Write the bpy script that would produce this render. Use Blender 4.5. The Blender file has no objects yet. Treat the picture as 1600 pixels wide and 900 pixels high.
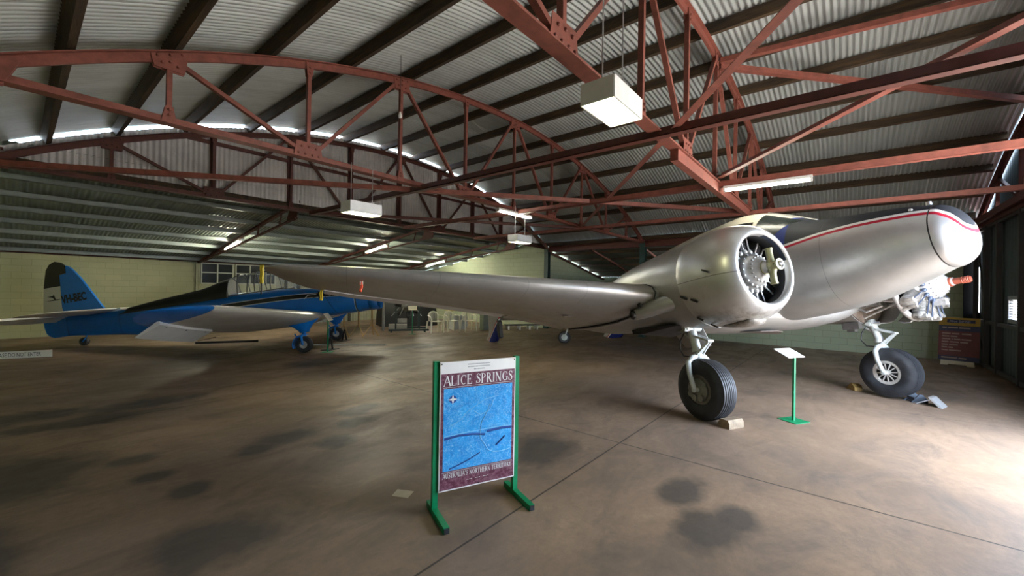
import bpy, bmesh, math, random
from mathutils import Vector, Matrix
D = bpy.data
S = bpy.context.scene
COL = S.collection
PI = math.pi
R = math.radians
V = Vector
rnd = random.Random(7)

# ------------------------------------------------------------------ materials
def _mat(name):
    m = D.materials.new(name); m.use_nodes = True
    nt = m.node_tree
    for n in list(nt.nodes):
        nt.nodes.remove(n)
    out = nt.nodes.new('ShaderNodeOutputMaterial')
    b = nt.nodes.new('ShaderNodeBsdfPrincipled')
    nt.links.new(b.outputs[0], out.inputs[0])
    return m, nt, b

class N:
    """tiny node-graph helper"""
    def __init__(s, nt): s.nt = nt; s._obj = None
    def new(s, t, **kw):
        n = s.nt.nodes.new(t)
        for k, v in kw.items(): setattr(n, k, v)
        return n
    def link(s, a, b): s.nt.links.new(a, b)
    def put(s, sock, v):
        if isinstance(v, bpy.types.NodeSocket): s.link(v, sock)
        elif isinstance(v, (tuple, list)) and len(v) == 3 and sock.type == 'RGBA': sock.default_value = (*v, 1)
        else: sock.default_value = v
    def obj(s):
        if s._obj is None: s._obj = s.new('ShaderNodeTexCoord').outputs['Object']
        return s._obj
    def xyz(s, vec=None):
        n = s.new('ShaderNodeSeparateXYZ'); s.link(vec or s.obj(), n.inputs[0]); return n.outputs
    def map(s, scale=(1,1,1), loc=(0,0,0), rot=(0,0,0), vec=None):
        n = s.new('ShaderNodeMapping'); s.link(vec or s.obj(), n.inputs[0])
        n.inputs['Scale'].default_value = scale; n.inputs['Location'].default_value = loc; n.inputs['Rotation'].default_value = rot
        return n.outputs[0]
    def noise(s, scale=5, detail=4, rough=.55, vec=None, dist=0):
        n = s.new('ShaderNodeTexNoise'); s.link(vec or s.obj(), n.inputs['Vector'])
        n.inputs['Scale'].default_value = scale; n.inputs['Detail'].default_value = detail
        n.inputs['Roughness'].default_value = rough; n.inputs['Distortion'].default_value = dist
        return n.outputs[0]
    def math(s, op, a, b=0.0, c=None, clamp=False):
        n = s.new('ShaderNodeMath', operation=op, use_clamp=clamp)
        s.put(n.inputs[0], a); s.put(n.inputs[1], b)
        if c is not None: s.put(n.inputs[2], c)
        return n.outputs[0]
    def ramp(s, v, lo, hi, a=0., b=1.):
        n = s.new('ShaderNodeMapRange'); s.put(n.inputs[0], v)
        n.inputs[1].default_value = lo; n.inputs[2].default_value = hi; n.inputs[3].default_value = a; n.inputs[4].default_value = b
        return n.outputs[0]
    def mix(s, f, a, b, mode='MIX'):
        n = s.new('ShaderNodeMix', data_type='RGBA', blend_type=mode)
        s.put(n.inputs[0], f); s.put(n.inputs[6], a); s.put(n.inputs[7], b)
        return n.outputs[2]
    def curve(s, v, pts):
        """piecewise curve y(x) for arbitrary ranges"""
        x0, x1 = pts[0][0], pts[-1][0]; ys = [p[1] for p in pts]; y0, y1 = min(ys), max(ys)
        if y1 - y0 < 1e-6: y1 = y0 + 1
        n = s.new('ShaderNodeFloatCurve')
        c = n.mapping.curves[0]
        P = [((p[0]-x0)/(x1-x0), (p[1]-y0)/(y1-y0)) for p in pts]
        c.points[0].location = P[0]; c.points[1].location = P[-1]
        for p in P[1:-1]: c.points.new(*p)
        n.mapping.update()
        s.link(s.ramp(v, x0, x1), n.inputs['Value'])
        return s.math('MULTIPLY_ADD', n.outputs[0], y1-y0, y0)
    def bump(s, h, strength=.2, dist=.02):
        n = s.new('ShaderNodeBump'); n.inputs['Strength'].default_value = strength; n.inputs['Distance'].default_value = dist
        s.put(n.inputs['Height'], h); return n.outputs[0]

def pm(name, col, rough=.5, metal=0., var=.15, scale=6, bump=0., dirt=None, dirt_scale=2.5, dirt_amt=.5, stretch=(1,1,1), spec=.5, coat=0):
    m, nt, b = _mat(name); g = N(nt)
    vec = g.map(stretch)
    n1 = g.noise(scale, 5, .6, vec)
    dark = tuple(c*(1-var) for c in col); light = tuple(min(1, c*(1+var)) for c in col)
    c = g.mix(g.ramp(n1, .3, .7), dark, light)
    if dirt:
        n2 = g.noise(dirt_scale, 6, .65, vec)
        c = g.mix(g.ramp(n2, .5, .72, 0, dirt_amt), c, dirt)
    g.put(b.inputs['Base Color'], c)
    g.put(b.inputs['Roughness'], g.ramp(n1, .25, .75, max(.02, rough-.07), min(1, rough+.07)))
    b.inputs['Metallic'].default_value = metal
    b.inputs['Specular IOR Level'].default_value = spec
    if coat: b.inputs['Coat Weight'].default_value = coat
    if bump: g.link(g.bump(g.noise(scale*4, 4, .6, vec), bump), b.inputs['Normal'])
    return m

def emat(name, col, strength):
    m, nt, b = _mat(name)
    b.inputs['Base Color'].default_value = (.9, .9, .88, 1)
    b.inputs['Emission Color'].default_value = (*col, 1)
    b.inputs['Emission Strength'].default_value = strength
    return m

def glass(name, tint=(.8, .85, .85), alpha=.25, rough=.05):
    m, nt, b = _mat(name)
    b.inputs['Base Color'].default_value = (*tint, 1); b.inputs['Roughness'].default_value = rough
    b.inputs['Alpha'].default_value = alpha; b.inputs['Specular IOR Level'].default_value = .8
    return m

# ------------------------------------------------------------------ mesh builder
def frame(d, up=V((0, 0, 1))):
    d = V(d).normalized()
    if abs(d.dot(up)) > .999: up = V((1, 0, 0))
    s = d.cross(up).normalized(); u = s.cross(d).normalized()
    return d, s, u

class MB:
    def __init__(s): s.bm = bmesh.new(); s.mi = 0
    def f(s, vs):
        try:
            fc = s.bm.faces.new(vs); fc.material_index = s.mi; return fc
        except ValueError: return None
    def vs(s, pts): return [s.bm.verts.new(V(p)) for p in pts]
    def poly(s, pts): s.f(s.vs(pts)); return s
    def loft(s, rings, cap0=True, cap1=True, closed=True):
        rv = [s.vs(r) for r in rings]; n = len(rings[0])
        for a, b in zip(rv, rv[1:]):
            for i in range(n if closed else n-1):
                j = (i+1) % n
                s.f((a[i], a[j], b[j], b[i]))
        if cap0 and closed: s.f(rv[0][::-1])
        if cap1 and closed: s.f(rv[-1])
        return s
    def grid(s, fn, nu, nv, keep=None):
        g = [[s.bm.verts.new(V(fn(i/nu, j/nv))) for j in range(nv+1)] for i in range(nu+1)]
        for i in range(nu):
            for j in range(nv):
                if keep is None or keep((g[i][j].co+g[i+1][j+1].co)/2): s.f((g[i][j], g[i+1][j], g[i+1][j+1], g[i][j+1]))
        return s
    def box(s, c, size, M=None):
        c = V(c); h = V(size)/2
        P = [V((x*h.x, y*h.y, z*h.z)) for z in (-1, 1) for x, y in ((-1, -1), (1, -1), (1, 1), (-1, 1))]
        if M is not None: P = [M @ p for p in P]
        v = s.vs([p+c for p in P])
        for q in ((3, 2, 1, 0), (4, 5, 6, 7), (0, 1, 5, 4), (1, 2, 6, 5), (2, 3, 7, 6), (3, 0, 4, 7)): s.f([v[k] for k in q])
        return s
    def bx(s, x0, x1, y0, y1, z0, z1): return s.box(((x0+x1)/2, (y0+y1)/2, (z0+z1)/2), (x1-x0, y1-y0, z1-z0))
    def bar(s, p0, p1, w, h, up=(0, 0, 1), off=(0, 0)):
        p0, p1 = V(p0), V(p1); d, sd, u = frame(p1-p0, V(up))
        r = []
        for p in (p0, p1):
            o = p + sd*off[0] + u*off[1]
            r.append([o+sd*a*w/2+u*b*h/2 for a, b in ((-1, -1), (1, -1), (1, 1), (-1, 1))])
        return s.loft(r)
    def angle(s, p0, p1, w, t=.008, up=(0, 0, 1), flip=1):
        """L-section steel angle between two points"""
        s.bar(p0, p1, w, t, up, (0, 0))
        return s.bar(p0, p1, t, w, up, (flip*(w/2-t/2), w/2))
    def tube(s, path, r, n=10, caps=True):
        path = [V(p) for p in path]; rs = r if isinstance(r, (list, tuple)) else [r]*len(path)
        rings = []; up = V((0, 0, 1)); prev = None
        for i, p in enumerate(path):
            d = (path[min(i+1, len(path)-1)]-path[max(i-1, 0)]).normalized()
            if prev is None:
                _, sd, u = frame(d)
            else:
                sd = (prev - d*prev.dot(d)).normalized(); u = sd.cross(d)
            prev = sd
            rings.append([p+(sd*math.cos(2*PI*k/n)+u*math.sin(2*PI*k/n))*rs[i] for k in range(n)])
        return s.loft(rings, caps, caps)
    def cyl(s, p0, p1, r, n=14, r1=None): return s.tube([p0, p1], [r, r if r1 is None else r1], n)
    def lathe(s, prof, o=(0, 0, 0), ax=(1, 0, 0), n=24, cap0=False, cap1=False, up=(0, 0, 1), a0=0, a1=None):
        o = V(o); d, sd, u = frame(ax, V(up))
        if a1 is None:
            rings = [[o+d*x+(sd*math.cos(2*PI*k/n)+u*math.sin(2*PI*k/n))*rr for k in range(n)] for x, rr in prof]
            return s.loft(rings, cap0, cap1)
        rings = [[o+d*x+(sd*math.cos(a0+(a1-a0)*k/n)+u*math.sin(a0+(a1-a0)*k/n))*rr for k in range(n+1)] for x, rr in prof]
        return s.loft(rings, closed=False)
    def ball(s, c, r, n=8, m=6, sc=(1, 1, 1)):
        c = V(c)
        rings = [[c+V((r*sc[0]*math.sin(PI*j/m)*math.cos(2*PI*k/n), r*sc[1]*math.sin(PI*j/m)*math.sin(2*PI*k/n), r*sc[2]*math.cos(PI*j/m))) for k in range(n)] for j in range(1, m)]
        return s.loft(rings)
    def prism(s, pts, t):
        t = V(t); a = [V(p) for p in pts]
        return s.loft([a, [p+t for p in a]])
    def ring(s, c, r, rt, ax=(1, 0, 0), n=28, m=8):
        c = V(c); d, sd, u = frame(ax)
        rr = []
        for i in range(n):
            t = 2*PI*i/n; e = sd*math.cos(t)+u*math.sin(t)
            rr.append([c+e*(r+rt*math.cos(2*PI*k/m))+d*rt*math.sin(2*PI*k/m) for k in range(m)])
        rr.append(rr[0])
        return s.loft(rr, False, False)
    def build(s, name, mats, parent=None, smooth=None, thick=None):
        bmesh.ops.remove_doubles(s.bm, verts=s.bm.verts, dist=1e-5)
        bmesh.ops.recalc_face_normals(s.bm, faces=s.bm.faces)
        me = D.meshes.new(name); s.bm.to_mesh(me); s.bm.free()
        for m in (mats if isinstance(mats, (list, tuple)) else [mats]): me.materials.append(m)
        if smooth:
            me.shade_smooth(); me.set_sharp_from_angle(angle=R(smooth))
        o = D.objects.new(name, me); COL.objects.link(o)
        if parent is not None: o.parent = parent
        if thick:
            sm = o.modifiers.new('thickness', 'SOLIDIFY'); sm.thickness = thick; sm.offset = 0
        return o

def thing(name, label, cat, loc=(0, 0, 0), rot=None, group=None):
    o = D.objects.new(name, None); COL.objects.link(o); o.empty_display_size = .1
    o.location = loc
    if isinstance(rot, Matrix): o.rotation_euler = rot.to_euler()
    elif rot is not None: o.rotation_euler = (0, 0, rot)
    o['label'] = label; o['category'] = cat
    if group: o['group'] = group
    return o
def tag(o, label, cat, group=None, kind=None):
    o['label'] = label; o['category'] = cat
    if group: o['group'] = group
    if kind: o['kind'] = kind
    return o
def struct(o): o['kind'] = 'structure'; return o
def copy_tree(o, parent=None):
    c = o.copy(); COL.objects.link(c)
    if parent is not None: c.parent = parent
    for ch in list(o.children): copy_tree(ch, c)
    return c

def hermite(pts, x):
    """monotone-ish cubic through (x,y) points"""
    if x <= pts[0][0]: return pts[0][1]
    if x >= pts[-1][0]: return pts[-1][1]
    for i in range(len(pts)-1):
        if pts[i][0] <= x <= pts[i+1][0]: break
    def sl(k):
        a = pts[max(k-1, 0)]; b = pts[min(k+1, len(pts)-1)]
        if 0 < k < len(pts)-1:
            s0 = (pts[k][1]-a[1])/(pts[k][0]-a[0]); s1 = (b[1]-pts[k][1])/(b[0]-pts[k][0])
            return 0 if s0*s1 <= 0 else 2*s0*s1/(s0+s1)
        return (b[1]-a[1])/(b[0]-a[0])
    (xa, ya), (xb, yb) = pts[i], pts[i+1]; h = xb-xa; t = (x-xa)/h
    return (2*t**3-3*t*t+1)*ya+(t**3-2*t*t+t)*h*sl(i)+(3*t*t-2*t**3)*yb+(t**3-t*t)*h*sl(i+1)

def text_mesh(body, size, depth=.002, align='LEFT', spacing=1.0, xscale=1.0, bold=0):
    c = D.curves.new('lettering', 'FONT'); c.body = body; c.size = size; c.extrude = depth/2; c.align_x = align
    c.space_character = spacing; c.resolution_u = 3; c.offset = bold
    o = D.objects.new('lettering', c); COL.objects.link(o)
    dg = bpy.context.evaluated_depsgraph_get()
    me = D.meshes.new_from_object(o.evaluated_get(dg))
    D.objects.remove(o); D.curves.remove(c)
    if xscale != 1: me.transform(Matrix.Diagonal((xscale, 1, 1, 1)))
    return me
def text_obj(name, body, size, m, parent, M, **kw):
    me = text_mesh(body, size, **kw); me.name = name
    me.transform(M); me.materials.clear(); me.materials.append(m)
    o = D.objects.new(name, me); COL.objects.link(o)
    if parent is not None: o.parent = parent
    return o
def basis(ex, ey, o):
    """matrix whose local X runs along ex, local Y along ey, at o"""
    ex = V(ex).normalized(); ey = V(ey); ey = (ey-ex*ey.dot(ex)).normalized(); ez = ex.cross(ey)
    M = Matrix((ex, ey, ez)).transposed().to_4x4(); M.translation = V(o); return M
# ------------------------------------------------------------------ palette
RED = pm('red_oxide_steel', (.235, .074, .053), .55, 0, .25, 9, 0, (.10, .04, .03), 6, .5)
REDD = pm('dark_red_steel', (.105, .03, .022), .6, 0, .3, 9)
TIMBER = pm('old_timber', (.046, .029, .015), .8, 0, .6, 7, .3, (.13, .075, .03), 3, .7, (3, .35, 3))
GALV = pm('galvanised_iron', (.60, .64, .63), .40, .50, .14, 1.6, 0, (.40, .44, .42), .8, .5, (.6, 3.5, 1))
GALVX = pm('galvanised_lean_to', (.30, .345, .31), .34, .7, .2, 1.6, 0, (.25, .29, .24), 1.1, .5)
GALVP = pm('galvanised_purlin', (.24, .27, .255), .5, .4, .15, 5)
GABLE = pm('gable_iron', (.74, .72, .72), .45, .25, .12, 2.5, 0, (.35, .33, .33), 1.2, .5)
SHEETWALL = pm('pale_sheet_wall', (.40, .40, .30), .6, .1, .15, 2)
DARKSHEET = pm('dark_door_sheet', (.048, .068, .070), .55, .1, .25, 2)
DARKGREEN = pm('dark_green_post', (.012, .05, .045), .5, 0, .2, 5)
BLACK = pm('black', (.008, .008, .009), .5, 0, .3, 8)
RUBBER = pm('tyre_rubber', (.018, .020, .024), .55, 0, .35, 14, .1, (.05, .05, .052), 9, .4)
STEEL = pm('bare_steel', (.55, .55, .55), .35, .9, .2, 12)
WHITE = pm('white_paint', (.80, .80, .77), .45, 0, .06, 6)
CREAM = pm('cream_paint', (.74, .68, .50), .5, 0, .08, 6)
GREEN = pm('green_paint', (.0, .20, .075), .4, 0, .15, 9)
GREENBOX = pm('green_paint_edge', (.30, .33, .32), .4, .4, .1, 9)
YELLOW = pm('yellow_ribbon', (.75, .55, .03), .6, 0, .15, 20)
ORANGE = pm('orange_ribbon', (.85, .10, .03), .6, 0, .1, 20)
PLASTIC = pm('white_plastic', (.74, .72, .56), .4, 0, .04, 4)
WOOD = pm('pale_timber', (.55, .38, .17), .6, 0, .2, 5, 0, None, 1, 1, (1, 1, .2))
WOODG = pm('weathered_timber', (.27, .20, .13), .75, 0, .35, 12, .3, (.12, .09, .06), 7, .6)
BLUE = pm('blue_aircraft_paint', (.005, .17, .58), .32, 0, .08, 3)
NAVY = pm('navy_paint', (.008, .018, .11), .35, 0, .15, 4)
WING_WHITE = pm('cream_white_aircraft_paint', (.70, .69, .63), .38, 0, .07, 2.5, 0, (.50, .47, .40), 1.5, .45)
TUBE = emat('fluorescent_tube', (1, .96, .74), 560)
TUBED = emat('fluorescent_tube_front', (1, .97, .80), 70)
TUBEW = emat('lamp_diffuser', (1, .98, .55), 40)
GLASSD = pm('dark_window_glass', (.012, .016, .015), .22, 0, .2, 3, spec=.25)
CLEAR = glass('clear_canopy', (.75, .8, .78), .22)

def silver_mat(name, base=(.455, .46, .455), rough=.38, metal=.74, dirt=.5, masks=None):
    """aged aluminium paint; masks(g, s, l, h, col) may paint stripes in body coordinates"""
    m, nt, b = _mat(name); g = N(nt)
    n1 = g.noise(1.7, 6, .6); n2 = g.noise(7, 6, .7); n3 = g.noise(.9, 3, .5, g.map((1, 1, 3)))
    c = g.mix(g.ramp(n1, .3, .7), tuple(v*.86 for v in base), tuple(min(1, v*1.1) for v in base))
    c = g.mix(g.ramp(n2, .56, .78, 0, dirt*.5), c, (.20, .17, .13))
    c = g.mix(g.ramp(n3, .55, .75, 0, dirt*.35), c, (.33, .30, .24))
    met = metal; km = 0.0
    if masks:
        s, l, h = g.xyz()
        c, k = masks(g, s, l, h, c)
        met = g.math('MULTIPLY', g.math('SUBTRACT', 1.0, k, clamp=True), metal); km = k
    g.put(b.inputs['Base Color'], c)
    g.put(b.inputs['Metallic'], met)
    g.put(b.inputs['Roughness'], g.math('MULTIPLY_ADD', km, .25, g.ramp(n2, .25, .75, rough-.06, rough+.10)))
    g.put(b.inputs['Specular IOR Level'], g.math('MULTIPLY_ADD', km, -.38, .5))
    g.link(g.bump(g.noise(2.2, 2, .4), .06, .03), b.inputs['Normal'])
    return m
SILVER = silver_mat('aluminium_paint')
SILVERD = silver_mat('dirty_aluminium_paint', (.44, .42, .39), .46, .6, 1.0)
GREYLEG = pm('grey_enamel', (.52, .55, .53), .35, .15, .12, 8, 0, (.25, .25, .24), 5, .4)

def block_wall(name, col, mortar, bw=.40, bh=.2):
    m, nt, b = _mat(name); g = N(nt)
    x, y, z = g.xyz()
    cmb = g.new('ShaderNodeCombineXYZ'); g.link(g.math('ADD', x, y), cmb.inputs[0]); g.link(z, cmb.inputs[1])
    br = g.new('ShaderNodeTexBrick'); g.link(cmb.outputs[0], br.inputs['Vector'])
    br.inputs['Scale'].default_value = 1; br.inputs['Brick Width'].default_value = bw; br.inputs['Row Height'].default_value = bh
    br.inputs['Mortar Size'].default_value = .007; br.inputs['Mortar Smooth'].default_value = .6
    br.inputs['Color1'].default_value = (*col, 1); br.inputs['Color2'].default_value = (*[c*.93 for c in col], 1)
    br.inputs['Mortar'].default_value = (*mortar, 1)
    n = g.noise(1.1, 5, .6)
    c = g.mix(g.ramp(n, .35, .75, 0, .35), br.outputs['Color'], tuple(c*.62 for c in col))
    g.put(b.inputs['Base Color'], c); b.inputs['Roughness'].default_value = .6
    inv = g.math('SUBTRACT', 1.0, br.outputs['Fac'])
    g.link(g.bump(inv, .25, .012), b.inputs['Normal'])
    return m
BLOCK = block_wall('painted_block_wall', (.50, .50, .29), (.36, .36, .20))
BLOCKG = block_wall('green_block_wall', (.42, .47, .31), (.24, .27, .17))

def floor_mat():
    m, nt, b = _mat('stained_concrete'); g = N(nt)
    x, y, z = g.xyz()
    base = 0
    n1 = g.noise(.45, 6, .6, dist=.6); n2 = g.noise(1.5, 9, .68, g.map((.75, 1.3, 1), rot=(0, 0, .5)), .6); n3 = g.noise(14, 8, .75)
    c = g.mix(g.ramp(n1, .32, .68), (.16, .112, .080), (.35, .23, .148))
    c = g.mix(g.ramp(n2, .48, .72, 0, .7), c, (.10, .08, .065))
    c = g.mix(g.ramp(n2, .22, .42, .55, 0), c, (.40, .27, .17))
    c = g.mix(g.ramp(n3, .38, .68, 0, .42), c, (.13, .10, .078))
    # oil stains with places of their own
    wob = g.noise(2.2, 4, .6)
    st = [(3.22, .80, .33, .26), (3.72, 1.08, .34, .2), (3.55, .66, .24, .18), (.96, 4.24, .17, .17), (.8, 4.77, .16, .13), (.72, 5.38, .24, .16), (1.98, 4.9, .42, .22),
          (1.64, 4.8, .26, .2), (.55, 7.3, .7, .3), (.1, 8.0, .6, .35), (1.22, 7.77, .8, .3), (3.08, 5.29, .36, .28), (2.74, 4.85, .3, .2), (.9, 3.25, .45, .35), (3.68, 2.54, .5, .38), (2.3, 4.4, .25, .2), (0.0, 5.6, .6, .7), (4.4, 9.2, .9, .5), (7.5, 9.8, 1.1, .6), (-.2, 4.2, .35, .45)]
    acc = None
    for sx, sy, ra, rb in st:
        dx = g.math('MULTIPLY', g.math('SUBTRACT', x, sx), 1/ra); dy = g.math('MULTIPLY', g.math('SUBTRACT', y, sy), 1/rb)
        d = g.math('SQRT', g.math('ADD', g.math('MULTIPLY', dx, dx), g.math('MULTIPLY', dy, dy)))
        d = g.math('ADD', d, g.ramp(wob, .2, .8, -.5, .5))
        k = g.ramp(d, .55, 1.15, 1, 0)
        acc = k if acc is None else g.math('MAXIMUM', acc, k)
    c = g.mix(g.math('MULTIPLY', acc, .78), c, (.05, .045, .04))
    # saw-cut joints
    jt = None
    lines = [('y', 1.985, .010), ('x', 4.385, .011), ('y', 7.2, .009), ('x', 8.35, .006), ('y', 11.5, .008), ('x', .3, .0)]
    for ax, p, w in lines:
        if not w: continue
        k = g.ramp(g.math('ABSOLUTE', g.math('SUBTRACT', g.math('ADD', x if ax == 'x' else y, g.ramp(wob, 0, 1, -.004, .004)), p)), w*.55, w*1.1, 1, 0)
        jt = k if jt is None else g.math('MAXIMUM', jt, k)
    c = g.mix(g.math('MULTIPLY', jt, .85), c, (.02, .018, .016))
    edge = None
    for ax, p, w in lines[:2]:
        k = g.ramp(g.math('ABSOLUTE', g.math('SUBTRACT', x if ax == 'x' else y, p)), .012, .16, 1, 0)
        edge = k if edge is None else g.math('MAXIMUM', edge, k)
    g.put(b.inputs['Base Color'], c)
    g.put(b.inputs['Roughness'], g.ramp(n2, .3, .7, .38, .66))
    b.inputs['Specular IOR Level'].default_value = .35
    g.link(g.bump(g.math('SUBTRACT', n3, jt), .12, .01), b.inputs['Normal'])
    return m
FLOOR = floor_mat()
# ------------------------------------------------------------------ the hangar
YF, YG, YB = -2.6, 10.4, 19.3          # door line, gable line, back wall
XL, XE, XR = -1.2, 15.05, 16.0         # left wall, right eave, right wall
ZC = 3.58                              # bottom chord level
XC, RAD, ZTOP = 7.29, 15.7, 5.65
PX = [-.47 + 1.552*i for i in range(11)]
TY = [YF+.12, 1.72, 6.0, YG]
def arch(x): return ZTOP-RAD+math.sqrt(max(1, RAD*RAD-(x-XC)**2))
def roof_z(x): return arch(x)+.23

o = struct(MB().grid(lambda u, v: (-1.4+22*u, -3.2+22.8*v, 0), 2, 2).build('floor', FLOOR))

def corrugated_arch(y0, y1, x0, x1, pitch=.086, amp=.019, ns=8, seg=40):
    mb = MB(); ny = int((y1-y0)/pitch*ns)
    def fn(u, v):
        x = x0+(x1-x0)*u; y = y0+(y1-y0)*v
        a = amp*math.cos(2*PI*(y-y0)/pitch)
        nx = (x-XC)/RAD
        return (x+nx*a, y, roof_z(x)+a*math.sqrt(1-nx*nx))
    return mb.grid(fn, seg, ny)
struct(corrugated_arch(YF+.10, YG+.2, -1.3, 15.5).build('ceiling', GALV, smooth=80))

# lean-to roof behind the gable and beside the right eave
def lean_z(y): return 4.02-.151*(y-YG)
def side_z(x): return 3.56-.20*(x-XE)
def corr_plane(fn, n_along, pitch, length):
    mb = MB(); nn = int(length/pitch*6)
    return mb.grid(fn, n_along, nn)
W = 15.05-XL+.1
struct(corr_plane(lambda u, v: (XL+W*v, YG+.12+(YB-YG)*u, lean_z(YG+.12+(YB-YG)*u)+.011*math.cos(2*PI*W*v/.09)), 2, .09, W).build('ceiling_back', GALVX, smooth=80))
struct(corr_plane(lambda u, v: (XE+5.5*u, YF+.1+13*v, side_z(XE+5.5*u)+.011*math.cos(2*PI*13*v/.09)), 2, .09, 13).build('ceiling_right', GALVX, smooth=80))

# gable sheeting above the lean-to
def gable_sheet():
    mb = MB(); L = 15.6; n = int(L/.09*6)
    def fn(u, v):
        x = -.5+L*v; zt = max(3.80, roof_z(x)-.09)
        return (x, YG+.13+.018*math.cos(2*PI*L*v/.09), 3.74+(zt-3.74)*u)
    return mb.grid(fn, 3, n)
struct(gable_sheet().build('wall_gable', GABLE, smooth=80))

# walls
mb = MB(); mb.bx(XL, 4.50, YB, YB+.2, 0, 2.66); mb.bx(4.50, 7.2, YB, YB+.2, 0, 1.74); mb.bx(4.50, 7.2, YB+.1, YB+.2, 1.74, 2.66)
struct(mb.build('wall_back', BLOCK))
L = 7.9
struct(MB().grid(lambda u, v: (7.2+L*v, YB+.012*math.cos(2*PI*L*v/.15), 2.7*u), 1, int(L/.15*6)).build('wall_back_sheet', SHEETWALL, smooth=80))
struct(MB().bx(XE, XE+.15, YG+.1, YB, 0, 0.01).build('baseboard_end', BLOCK))
mb = MB(); mb.loft([[(XE+d, YG+.15, 0), (XE+d, YB, 0), (XE+d, YB, lean_z(YB)-.03), (XE+d, YG+.15, lean_z(YG)-.05)] for d in (.02, .16)])
struct(mb.build('wall_end', BLOCKG))
mb = MB(); mb.loft([[(XE+.1, YG+d, 0), (20.5, YG+d, 0), (20.5, YG+d, side_z(20.5)-.05), (XE+.1, YG+d, side_z(XE)-.12)] for d in (0, .15)])
struct(mb.build('wall_lean_to_end', BLOCKG))
struct(MB().bx(XR, XR+.2, YF+.1, 4.3, 0, 3.36).build('wall_right', BLOCKG))
struct(MB().bx(XR+.2, 20.5, 4.15, 4.3, 0, 2.44).build('wall_return', BLOCKG))
struct(MB().bx(20.4, 20.6, 4.3, YG, 0, 2.46).build('wall_outer_right', BLOCKG))
struct(MB().bx(XL-.2, XL, YF, YB, 0, 4.4).build('wall_left', BLOCK))
# front: closed sliding doors on the left, open bay, one leaf parked at the right
mb = MB(); Lf = 5.7
mb.grid(lambda u, v: (XL+Lf*v, YF+.012*math.cos(2*PI*Lf*v/.15), 3.5*u), 1, int(Lf/.15*6))
struct(mb.build('wall_front', DARKSHEET, smooth=80))
mb = MB(); Lg = 16.9
mb.grid(lambda u, v: (-1.2+Lg*v, YF-.02+.012*math.cos(2*PI*Lg*v/.15), 3.68+(max(3.72, arch(-1.2+Lg*v)+.33)-3.68)*u), 1, int(Lg/.15*6))
struct(mb.build('wall_front_gable', DARKSHEET, smooth=80))
# parked door leaf
door = struct(MB().grid(lambda u, v: (8.2+7.65*v, YF-.03+.010*math.cos(2*PI*7.65*v/.2), .0+3.45*u), 48, 230, lambda p: not (12.5 < p.x < 13.2 and 1.25 < p.z < 1.69)).build('door_1', DARKSHEET, smooth=80))
mb = MB()
for x in (8.25, 9.6, 11.0, 12.2, 13.75, 14.75, 15.8): mb.bx(x-.04, x+.04, YF-.0, YF+.09, .03, 3.45)
for z in (.08, 1.12, 3.4): mb.bx(8.2, 15.84, YF-.0, YF+.07, z-.04, z+.04)
mb.bar((14.8, YF+.05, .1), (15.75, YF+.05, 1.3), .03, .05); mb.bar((14.8, YF+.05, 1.4), (15.75, YF+.05, 3.3), .03, .05)
fr = mb.build('door_frame', pm('door_steel', (.05, .045, .045), .6, 0, .2), door)
wm = MB()
for a_, b_, c_, d_ in ((12.44, 13.26, 1.19, 1.27), (12.44, 13.26, 1.67, 1.75), (12.44, 12.52, 1.19, 1.75), (13.18, 13.26, 1.19, 1.75)): wm.bx(a_, b_, YF-.05, YF+.01, c_, d_)
win = struct(wm.build('window_2', pm('grey_window_rim', (.30, .31, .32), .5)))
win_glass, _nt, _b = _mat('louvre_glass'); _g = N(_nt)
_z = _g.xyz()[2]
_w = _g.ramp(_g.math('FRACT', _g.math('MULTIPLY', _z, 18.)), .35, .65)
_g.put(_b.inputs['Base Color'], (.25, .27, .28)); _b.inputs['Roughness'].default_value = .2; _g.put(_b.inputs['Alpha'], _g.ramp(_w, 0, 1, .15, .8))
MB().bx(12.52, 13.18, YF-.02, YF-.012, 1.27, 1.67).build('window_pane', win_glass, win)
struct(MB().bx(15.93, 16.12, -2.60, -2.36, 0, 3.5).build('trim_1', pm('near_black_steel', (.006, .006, .006), .9, spec=.1)))
struct(MB().bx(15.83, 16.0, YF-.05, YF+.02, 0, 1.32).build('trim_2', BLACK))
# door head track
mb = MB(); mb.bx(-1.2, 16, YF-.10, YF+.10, 3.42, 3.60); mb.bx(-1.2, 16, YF+.14, YF+.20, 3.50, 3.64)
struct(mb.build('trim_3', REDD))
# windows in the back wall
def steel_window(name, x0, x1):
    w = struct(MB().bx(x0, x1, YB+.05, YB+.07, 1.74, 2.56).build(name, GLASSD))
    mb = MB()
    xm = (x0+x1)/2
    for x in (x0+.02, xm, x1-.02): mb.bx(x-.022, x+.022, YB-.01, YB+.06, 1.74, 2.56)
    for z in (1.76, 2.18, 2.54): mb.bx(x0, x1, YB-.012, YB+.06, z-.02, z+.02)
    mb.build('window_frame', pm('window_paint', (.50, .52, .42), .5), w)
steel_window('window_1', 4.53, 5.62); steel_window('window_3', 5.68, 6.75); steel_window('window_4', 6.8, 7.2)
mb = MB(); mb.bx(4.36, 4.42, YB-.05, YB, 0, 2.6); mb.bx(4.46, 4.50, YB-.03, YB, 0, 2.6)
struct(mb.build('trim_4', pm('wall_trim', (.46, .46, .28), .6)))
for i, x in enumerate((7.6, 8.15, 8.9, 10.6, 12.6)):
    struct(MB().bx(x-.05, x+.05, YB-.12, YB-.02, 0, 2.65).build('trim_%d' % (5+i), pm('dark_stud_%d' % i, (.07, .065, .05), .7)))
struct(MB().bx(XL, XE, YB-.06, YB+.1, 2.58, 2.70).build('trim_10', REDD))

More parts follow.
